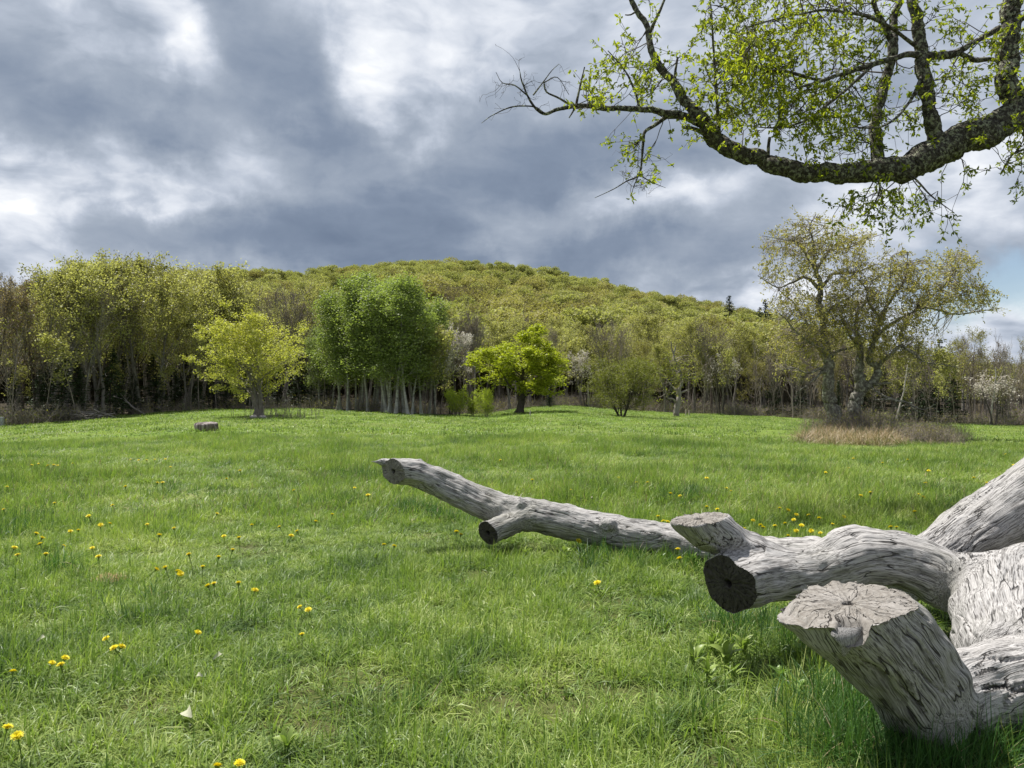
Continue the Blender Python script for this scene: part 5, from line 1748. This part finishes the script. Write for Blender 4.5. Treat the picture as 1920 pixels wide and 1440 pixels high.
    B, A, Dn = sprays(rng, cl, cr, np.array(T), (3, 6), .006, 3, .08, .6, .42, .28, .0032, 4)
    # bare twiglets on dead branches
    deadc, dr_ = cloud_of([al[k] for k in ('tw1', 'tw2', 'tw3', 'tw4', 'left', 'hang', 'hang2', 'hang3', 'tw7')])
    T2 = np.array([P(px + rng.normal(0, sx), py + rng.normal(0, sy), Y + dy + rng.normal(0, .1)) for px, py, sx, sy, dy, n in ((975, 165, 30, 25, -1.4, 22), (1195, 335, 28, 22, -.4, 30), (1050, 165, 18, 15, -1.1, 8)) for _ in range(n)])
    B2, _, _ = sprays(rng, deadc, dr_, T2, (1, 3), .003, 0, .08, .5, .16, .3, .0016, 0)
    v, q, _ = tube_mesh(B + B2, lambda r: 3)
    tw = ob('twigs', mk_mesh('twigs', v - off, [q], [BK_DARK]), root)
    tw['kind'] = 'stuff'
    # the 300 nearest leaves in view are leaves of their own, the rest stays one mass
    pxs = 960 + F_PX * A[:, 0] / A[:, 1]
    pys = 742 - F_PX * (A[:, 2] - EYE) / A[:, 1]
    vis = (pxs > 0) & (pxs < 1915) & (pys > 5)
    order = np.argsort(np.where(vis, A[:, 1], 1e9))[:300]
    rest = np.ones(len(A), bool)
    rest[order] = False
    lv, lq, lr = leaf_mesh(A[rest], rng, .068, .42, .15, Dn[rest], .0, kind='lance')
    fo = ob('foliage', mk_mesh('overhanging_foliage', lv - off, [lq], [LF_OAK], True, attrs={'rnd': lr}), root)
    fo['kind'] = 'stuff'
    protos = []
    for k in range(5):
        v1, q1, _ = leaf_mesh(np.zeros((1, 3)), np.random.default_rng(k), .064, .42, 0, np.array([[0, 0, -1.]]), 0, kind='lance')
        protos.append(mk_mesh('leaf', v1, [q1], [LF_OAK], True, attrs={'rnd': np.full(7, k / 5 + .1)}))
    for n_, i_ in enumerate(order):
        ob('leaf', protos[n_ % 5], root, loc=A[i_] - off, rot=(rng.normal(0, .6), rng.normal(0, .6), rng.uniform(0, 6.28)), scale=float(rng.uniform(.8, 1.3)))
    print('overhang leaves', len(A))


overhang()
# ------------------------------------------------------------------ small things of the meadow
def plain(name, col, rough=.6, trans=0.0, var=None, scale=20):
    m, t = material(name)
    geo = t.add('ShaderNodeTexCoord').outputs['Object']
    c = t.ramp(t.noise(geo, scale, 4, .6), [(.3, tuple(x * .65 for x in col)), (.7, col)])
    if var:
        c = t.mix(t.rng(t.noise(geo, scale * .4, 3), .45, .65, 0, .8), c, var)
    d = t.add('ShaderNodeBsdfPrincipled', ins={'Base Color': c, 'Roughness': rough, 'Specular IOR Level': .3})
    if trans:
        tr = t.add('ShaderNodeBsdfTranslucent', ins={'Color': c})
        mx = t.add('ShaderNodeMixShader', ins={0: trans, 1: d.outputs[0], 2: tr.outputs[0]})
        out(t, mx.outputs[0])
    else:
        out(t, d.outputs[0])
    return m


def dandelions():
    rng = np.random.default_rng(31)
    m_y = plain('dandelion_yellow', (.88, .74, .015), .55, .25, scale=300)
    m_g = plain('dandelion_stem', (.16, .24, .05), .5, .2)
    heads, stems = [], []
    for k in range(3):
        V, Fq, b = [], [], 0
        for ring, (n, r0, r1, z0, z1) in enumerate(((16, .003, .0235, .0, .004), (14, .002, .019, .002, .009), (11, .001, .013, .004, .012), (7, .0, .007, .006, .013))):
            for i in range(n):
                a = (i + .5 * (ring % 2) + rng.uniform(-.2, .2)) * 2 * math.pi / n
                d = np.array([math.cos(a), math.sin(a), 0])
                s = np.array([-math.sin(a), math.cos(a), 0])
                w_ = .0034
                l = r1 * rng.uniform(.88, 1.08)
                zz = z1 + rng.uniform(-.002, .002)
                V += [d * r0 - s * w_ * .4 + [0, 0, z0], d * r0 + s * w_ * .4 + [0, 0, z0], d * l * .7 + s * w_ + [0, 0, z0 + (zz - z0) * .8], d * l + s * w_ * .5 + [0, 0, zz], d * l - s * w_ * .5 + [0, 0, zz], d * l * .7 - s * w_ + [0, 0, z0 + (zz - z0) * .8]]
                Fq += [[b, b + 1, b + 2, b + 5], [b + 5, b + 2, b + 3, b + 4]]
                b += 6
        heads.append(mk_mesh('flower_head', np.array(V), [Fq], [m_y], True))
    for k in range(2):
        v, q, _ = tube_mesh([(np.array([[0, 0, -.12], [.004, .002, -.06], [0, 0, 0]]), np.array([.0022, .002, .003])), (np.array([[0, 0, -.012], [0, 0, -.005], [0, 0, .001]]), np.array([.003, .008, .009]))], lambda r: 6)
        stems.append(mk_mesh('stem', v, [q], [m_g]))
    W = [(14, 1366), (32, 1381), (449, 1432), (407, 1438), (122, 1236), (114, 1249), (98, 1244), (24, 1260), (214, 1216), (228, 1215), (199, 1200), (371, 1188), (566, 1191), (562, 1140), (578, 1144), (390, 1100), (401, 1095), (478, 1108), (447, 1094), (293, 1068), (310, 1065), (334, 1072), (338, 1077),
         (132, 997), (68, 1001), (75, 1021), (27, 1028), (33, 1041), (79, 1009), (119, 1024), (86, 1040), (173, 1028), (185, 1044), (147, 995), (166, 968), (102, 944), (7, 956), (211, 948), (206, 982), (189, 985), (276, 984), (299, 1004), (326, 991), (354, 1041), (410, 1045), (436, 1032), (448, 1009),
         (420, 1006), (472, 985), (524, 988), (546, 1005), (557, 997), (407, 964), (592, 978), (623, 965), (720, 1022), (739, 1025), (856, 998), (864, 1003), (380, 1063), (305, 905), (295, 906), (13, 913), (235, 913), (425, 898), (551, 920), (665, 915), (690, 929), (60, 872), (72, 870), (90, 873), (101, 872),
         (108, 873), (245, 862), (260, 863), (275, 863), (290, 862), (310, 861), (136, 869), (450, 883), (320, 876), (1257, 926), (1275, 930), (1325, 951), (1412, 976), (1396, 992), (1234, 969), (1244, 978), (1252, 979), (1462, 953), (1478, 957), (1493, 966), (1516, 966), (1536, 972), (1582, 969), (1561, 983),
         (1503, 986), (1521, 996), (1524, 1011), (1478, 1005), (1453, 987), (1431, 989), (1472, 982), (1493, 996), (1503, 1013), (1538, 1000), (1426, 985), (1488, 975), (1670, 989), (1681, 989), (1614, 930), (1632, 924), (1723, 927), (1731, 932), (1735, 906), (1591, 878), (1741, 883), (1851, 906), (1826, 896),
         (1371, 921), (1362, 916), (1271, 1031), (1274, 1048), (1325, 897), (1120, 1094), (1085, 1015), (1070, 919), (938, 863), (998, 900), (1160, 896), (1193, 905), (1214, 905), (1345, 955), (1548, 886), (1900, 872), (1715, 960), (1885, 852), (1600, 860), (1702, 862), (1655, 868)]

    def where(px, py):
        if py > 1300:
            return {14: 'uppermost of two dandelions in the lower left corner of the meadow', 32: 'large open dandelion right at the lower left corner', 449: 'bright dandelion at the bottom edge of the grass', 407: 'half-hidden dandelion at the bottom edge left of a brighter one'}[px], None
        if (px, py) == (1271, 1031):
            return 'large dandelion on a tall stem before the gap between the far and middle limbs', None
        if (px, py) == (1274, 1048):
            return 'smaller dandelion just below the tall one by the log', None
        if (px, py) == (1120, 1094):
            return 'lone dandelion in the grass below the far limb of the log', None
        if (px, py) == (371, 1188):
            return 'lone small dandelion in the near grass above the pale fallen leaf', None
        if (px, py) == (566, 1191):
            return 'lone dandelion below a pair in the near middle grass', None
        if py > 1190:
            z = 'small dandelion in the cluster of the near left grass'
        elif py > 1120:
            z = 'small dandelion of the pair in the near middle grass'
        elif py > 1060:
            z = 'dandelion in the short row left of the middle grass'
        elif px > 1380 and px < 1700 and py > 940:
            z = 'dandelion in the dense patch behind the log\'s hump'
        elif px > 1200 and py > 910:
            z = 'dandelion in the grass behind the upright stub of the log'
        elif px > 1200:
            z = 'tiny distant dandelion in the meadow towards the twin-trunked tree'
        elif px > 680:
            z = 'small dandelion in the grass beside the far raised limb'
        elif py > 940:
            z = 'dandelion scattered in the left middle meadow' if px < 250 else 'dandelion in the open grass left of the far limb'
        else:
            z = 'tiny distant dandelion in the meadow below the low stump'
        return z, z.replace('dandelion', 'dandelions', 1)
    for px, py in W:
        h = rng.uniform(.12, .165) if py < 1100 else rng.uniform(.10, .14)
        g = gpix_h(px, py, h)
        lab, grp = where(px, py)
        s = rng.uniform(.78, 1.1) * (1.35 if g[1] > 9 else (1.2 if g[1] > 5.5 else .95))
        root = ob('dandelion', None, loc=(g[0], g[1], g[2] + h), rot=(rng.normal(.15, .25), rng.normal(0, .25), rng.uniform(0, 6.28)), scale=float(s))
        tag(root, lab, 'dandelion', grp)
        if grp:
            ORDERED.setdefault(grp, []).append((px, root))
        ob('flower_head', heads[int(rng.integers(3))], root)
        ob('stem', stems[int(rng.integers(2))], root, scale=(1, 1, h / .1))


dandelions()


def weeds():
    rng = np.random.default_rng(12)
    m = [grass_mat('broad_leaf_%d' % k, st, .35, .4) for k, st in enumerate(([(0, (.15, .22, .045)), (1, (.33, .41, .11))], [(0, (.09, .16, .035)), (1, (.20, .30, .07))]))]
    leafs = []
    for mm in m:
        for k in range(3):
            n = 7
            t = np.linspace(0, 1, n)
            wd = .016 * np.sin(np.pi * np.clip(t * .93 + .07, 0, 1)) ** .8 * (1 + .2 * k)
            L = .13
            z = L * (t * .8 - .55 * t ** 2 * (.6 + .3 * k))
            V = []
            for i in range(n):
                V += [[L * t[i] * .9, -wd[i], z[i] + wd[i] * .35], [L * t[i] * .9, 0, z[i]], [L * t[i] * .9, wd[i], z[i] + wd[i] * .35]]
            Q = []
            for i in range(n - 1):
                Q += [[3 * i, 3 * i + 1, 3 * i + 4, 3 * i + 3], [3 * i + 1, 3 * i + 2, 3 * i + 5, 3 * i + 4]]
            leafs.append(mk_mesh('leaf', np.array(V), [Q], [mm], True, attrs={'rnd': np.full(3 * n, .3 + .3 * k), 'hgt': np.full(3 * n, 1.)}))
    spots = [(1300, 1262, 0, 1.0, 'leftmost'), (1335, 1240, 0, 1.1, 'tallest'), (1362, 1262, 0, 1.2, 'broadest'), (1395, 1240, 0, 1.0, 'upper right'), (1325, 1290, 0, .9, 'lowest'), (1375, 1290, 0, .8, 'lower right')]
    for px, py, c, s, w_ in spots:
        weed(rng, px, py, leafs[0:3], s, f'{w_} pale broad-leaved weed in the patch left of the near stump')
    for px, py, c, s, lab in [(1492, 1325, 1, .9, 'dark broad-leaved weed rosette left of the foot of the near stump'), (1462, 1290, 1, .7, 'small weed rosette above the darker one by the near stump'), (985, 1052, 0, .9, 'pale broad-leaved weed under the far limb near its small stub'),
                              (1060, 1048, 0, .9, 'pale broad-leaved weed under the middle of the far limb'), (1300, 1070, 1, 1.0, 'leafy weed in the gap between the far and middle limbs'), (1240, 1062, 1, .8, 'small leafy weed where the far limb meets the grass'),
                              (706, 1060, 0, .7, 'pale small weed in the grass left of the far limb'), (540, 1425, 0, .8, 'pale broad-leaved weed at the bottom edge of the grass'), (1500, 1250, 1, .9, 'shaded weed beneath the middle limb')]:
        weed(rng, px, py, leafs[3 * c:3 * c + 3], s, lab)
    # pale dead leaves lying on the grass
    md = plain('pale_dead_leaf', (.60, .60, .42), .6, .3, scale=60)
    for px, py, l, rz, lab in ((360, 1343, .105, -1.0, 'large pale curled dead leaf on the near grass'), (404, 1237, .05, 1.4, 'small pale leaf standing in the grass above the large one'), (377, 1274, .045, -.3, 'small pale leaf lying just above the large curled leaf'), (75, 1204, .045, 1.2, 'small white leaf in the grass near the left border')):
        g = gpix_h(px, py, .07)
        n = 7
        V, Q = [], []
        for i in range(n):
            t = i / (n - 1)
            wv = l * .24 * math.sin(math.pi * min(1, t * .94 + .05)) ** .7
            z = .03 * math.sin(t * 3.0) + .01 * t
            V += [[l * (t - .5), -wv, z + wv * .5], [l * (t - .5), 0, z], [l * (t - .5), wv, z + wv * .25]]
        for i in range(n - 1):
            Q += [[3 * i, 3 * i + 1, 3 * i + 4, 3 * i + 3], [3 * i + 1, 3 * i + 2, 3 * i + 5, 3 * i + 4]]
        tag(ob('dead_leaf', mk_mesh('dead_leaf', np.array(V), [Q], [md]), loc=(g[0], g[1], g[2] + .075), rot=(.75, 0, rz)), lab, 'leaf')
    # dry orange needles
    mo = grass_mat('orange_needles', [(0, (.30, .15, .07)), (1, (.55, .30, .17))], .1)
    nc = [clump('needle_clump', 30, .05, .07, .003, 1.35, [mo], rng, 2) for _ in range(2)]
    pts = np.array([gpix_h(205 + rng.normal(0, 14), 1093 + rng.normal(0, 2.5)) for _ in range(26)])
    stuff_scatter('dry_needles', pts + [0, 0, .05], np.stack([0 * pts[:, 0], 0 * pts[:, 0], rng.uniform(0, 6.28, 26)], 1), rng.uniform(.7, 1.2, 26), rng.integers(0, 2, 26), nc, 'small patch of dry orange needles on the grass')


def weed(rng, px, py, leafs, s, lab):
    g = gpix_h(px, py)
    root = ob('broadleaf_weed', None, loc=(g[0], g[1], g[2] + .04), scale=float(s) * .8)
    tag(root, lab, 'weed')
    n = int(rng.integers(8, 12))
    for k in range(n):
        a = k * 2.4 + rng.normal(0, .2)
        ob('leaf', leafs[int(rng.integers(3))], root, loc=(rng.normal(0, .008), rng.normal(0, .008), .004 * k), rot=(rng.normal(0, .2), -rng.uniform(.1, .95), a), scale=float(rng.uniform(.7, 1.15)))


weeds()


def stones():
    rng = np.random.default_rng(3)

    def boulder(name, lab, cat, px, py, wpx, hpx, mat, seed, flat=False):
        g = gpix_h(px, py)
        u = np.linspace(0, 2 * math.pi, 33)[:-1]
        v = np.linspace(.02, math.pi - .02, 16)
        U, Vv = np.meshgrid(u, v)
        x, y, z = np.cos(U) * np.sin(Vv), np.sin(U) * np.sin(Vv), np.cos(Vv)
        if flat:
            e = .35
            x, y, z = [np.sign(c) * np.abs(c) ** e_ for c, e_ in ((x, .8), (y, .8), (z, e))]
        n = 1 + .16 * perlin(x * 1.6 + seed, y * 1.6, z * 1.6, seed) + .05 * perlin(x * 6, y * 6, z * 3 + seed, seed)
        W_ = wpx / F_PX * g[1] * .5
        H_ = hpx / F_PX * g[1]
        P_ = np.stack([x * n * W_, y * n * W_ * .8, (z * n * .55 + .42) * H_], -1).reshape(-1, 3)
        i = np.arange(15)[:, None] * 32
        j = np.arange(32)[None]
        Q = np.stack([i + j, i + 32 + j, i + 32 + (j + 1) % 32, i + (j + 1) % 32], -1).reshape(-1, 4)
        o = ob(name, mk_mesh(name, P_, [Q, np.arange(32)[None, ::1], ], [mat]), loc=g)
        tag(o, lab, cat)
    ms, t = material('old_stump_wood')
    oc = t.add('ShaderNodeTexCoord').outputs['Object']
    n = t.noise(t.vmath('MULTIPLY', oc, (1, 1, .12)), 9, 4, .6)
    c = t.ramp(n, [(.38, (.03, .022, .02)), (.5, (.11, .085, .075)), (.62, (.26, .225, .21))])
    b = t.add('ShaderNodeBump', ins={'Height': n, 'Distance': .05})
    out(t, t.add('ShaderNodeBsdfPrincipled', ins={'Base Color': c, 'Roughness': .9, 'Normal': b.outputs[0]}).outputs[0])
    boulder('tree_stump', 'low wide weathered stump alone in the left meadow', 'stump', 387, 808, 42, 17, ms, 3, True)
    mst = plain('field_stone', (.42, .38, .36), .85, scale=6)
    boulder('field_stone', 'left of two pale stones at the foot of the yellow maple', 'stone', 476, 785, 13, 7, mst, 5)
    boulder('field_stone', 'right of two pale stones at the foot of the yellow maple', 'stone', 492, 785, 15, 7, mst, 8)
    # grey stone post at the left border
    import bmesh
    for nm, lab, cat, px, py, wpx, hpx, colr in (('stone_post', 'short pale grey post at the left end of the meadow', 'post', 1, 800, 9, 18, (.42, .43, .44)), ('wooden_stake', 'left one of two tiny pale stakes right of the broken snag', 'stake', 1286, 779, 2, 12, (.4, .34, .28)),
                                                 ('wooden_stake', 'right one of two tiny pale stakes right of the broken snag', 'stake', 1292, 779, 2, 10, (.4, .34, .28)), ('wooden_stake', 'thin pale stake right of the fresh green maple\'s trunk', 'stake', 994, 780, 2, 10, (.45, .42, .38))):
        g = gpix_h(px, py)
        bm = bmesh.new()
        bmesh.ops.create_cube(bm, size=1)
        bmesh.ops.scale(bm, verts=bm.verts, vec=(wpx / F_PX * g[1], wpx / F_PX * g[1], hpx / F_PX * g[1] + .2))
        bmesh.ops.translate(bm, verts=bm.verts, vec=(0, 0, (hpx / F_PX * g[1] - .2) / 2))
        bmesh.ops.bevel(bm, geom=bm.edges[:], offset=.012, segments=2, affect='EDGES')
        me_ = bpy.data.meshes.new(nm)
        bm.to_mesh(me_)
        bm.free()
        me_.materials.append(plain(nm + '_surface', colr, .8, scale=8))
        tag(ob(nm, me_, loc=g, rot=(0, .03, .3)), lab, cat)
    # thin bare shoots round the yellow maple's foot
    B = []
    g = gpix_h(505, 784)
    for _ in range(110):
        p0 = np.array([rng.normal(.6, 1.3), rng.normal(0, .7), 0])
        l = rng.uniform(.5, 1.7)
        d = norm(np.array([rng.normal(0, .18), rng.normal(0, .18), 1]))
        B.append((np.array([p0, p0 + d * l * .5, p0 + d * l + rng.normal(0, .08, 3)]), np.array([.012, .01, .005])))
    v, q, _ = tube_mesh(B, lambda r: 3)
    o = ob('bare_shoots', mk_mesh('bare_shoots', v, [q], [BK_TWIG]), loc=g)
    tag(o, 'thicket of thin bare shoots around the yellow maple\'s foot', kind='stuff')


stones()
number_off()
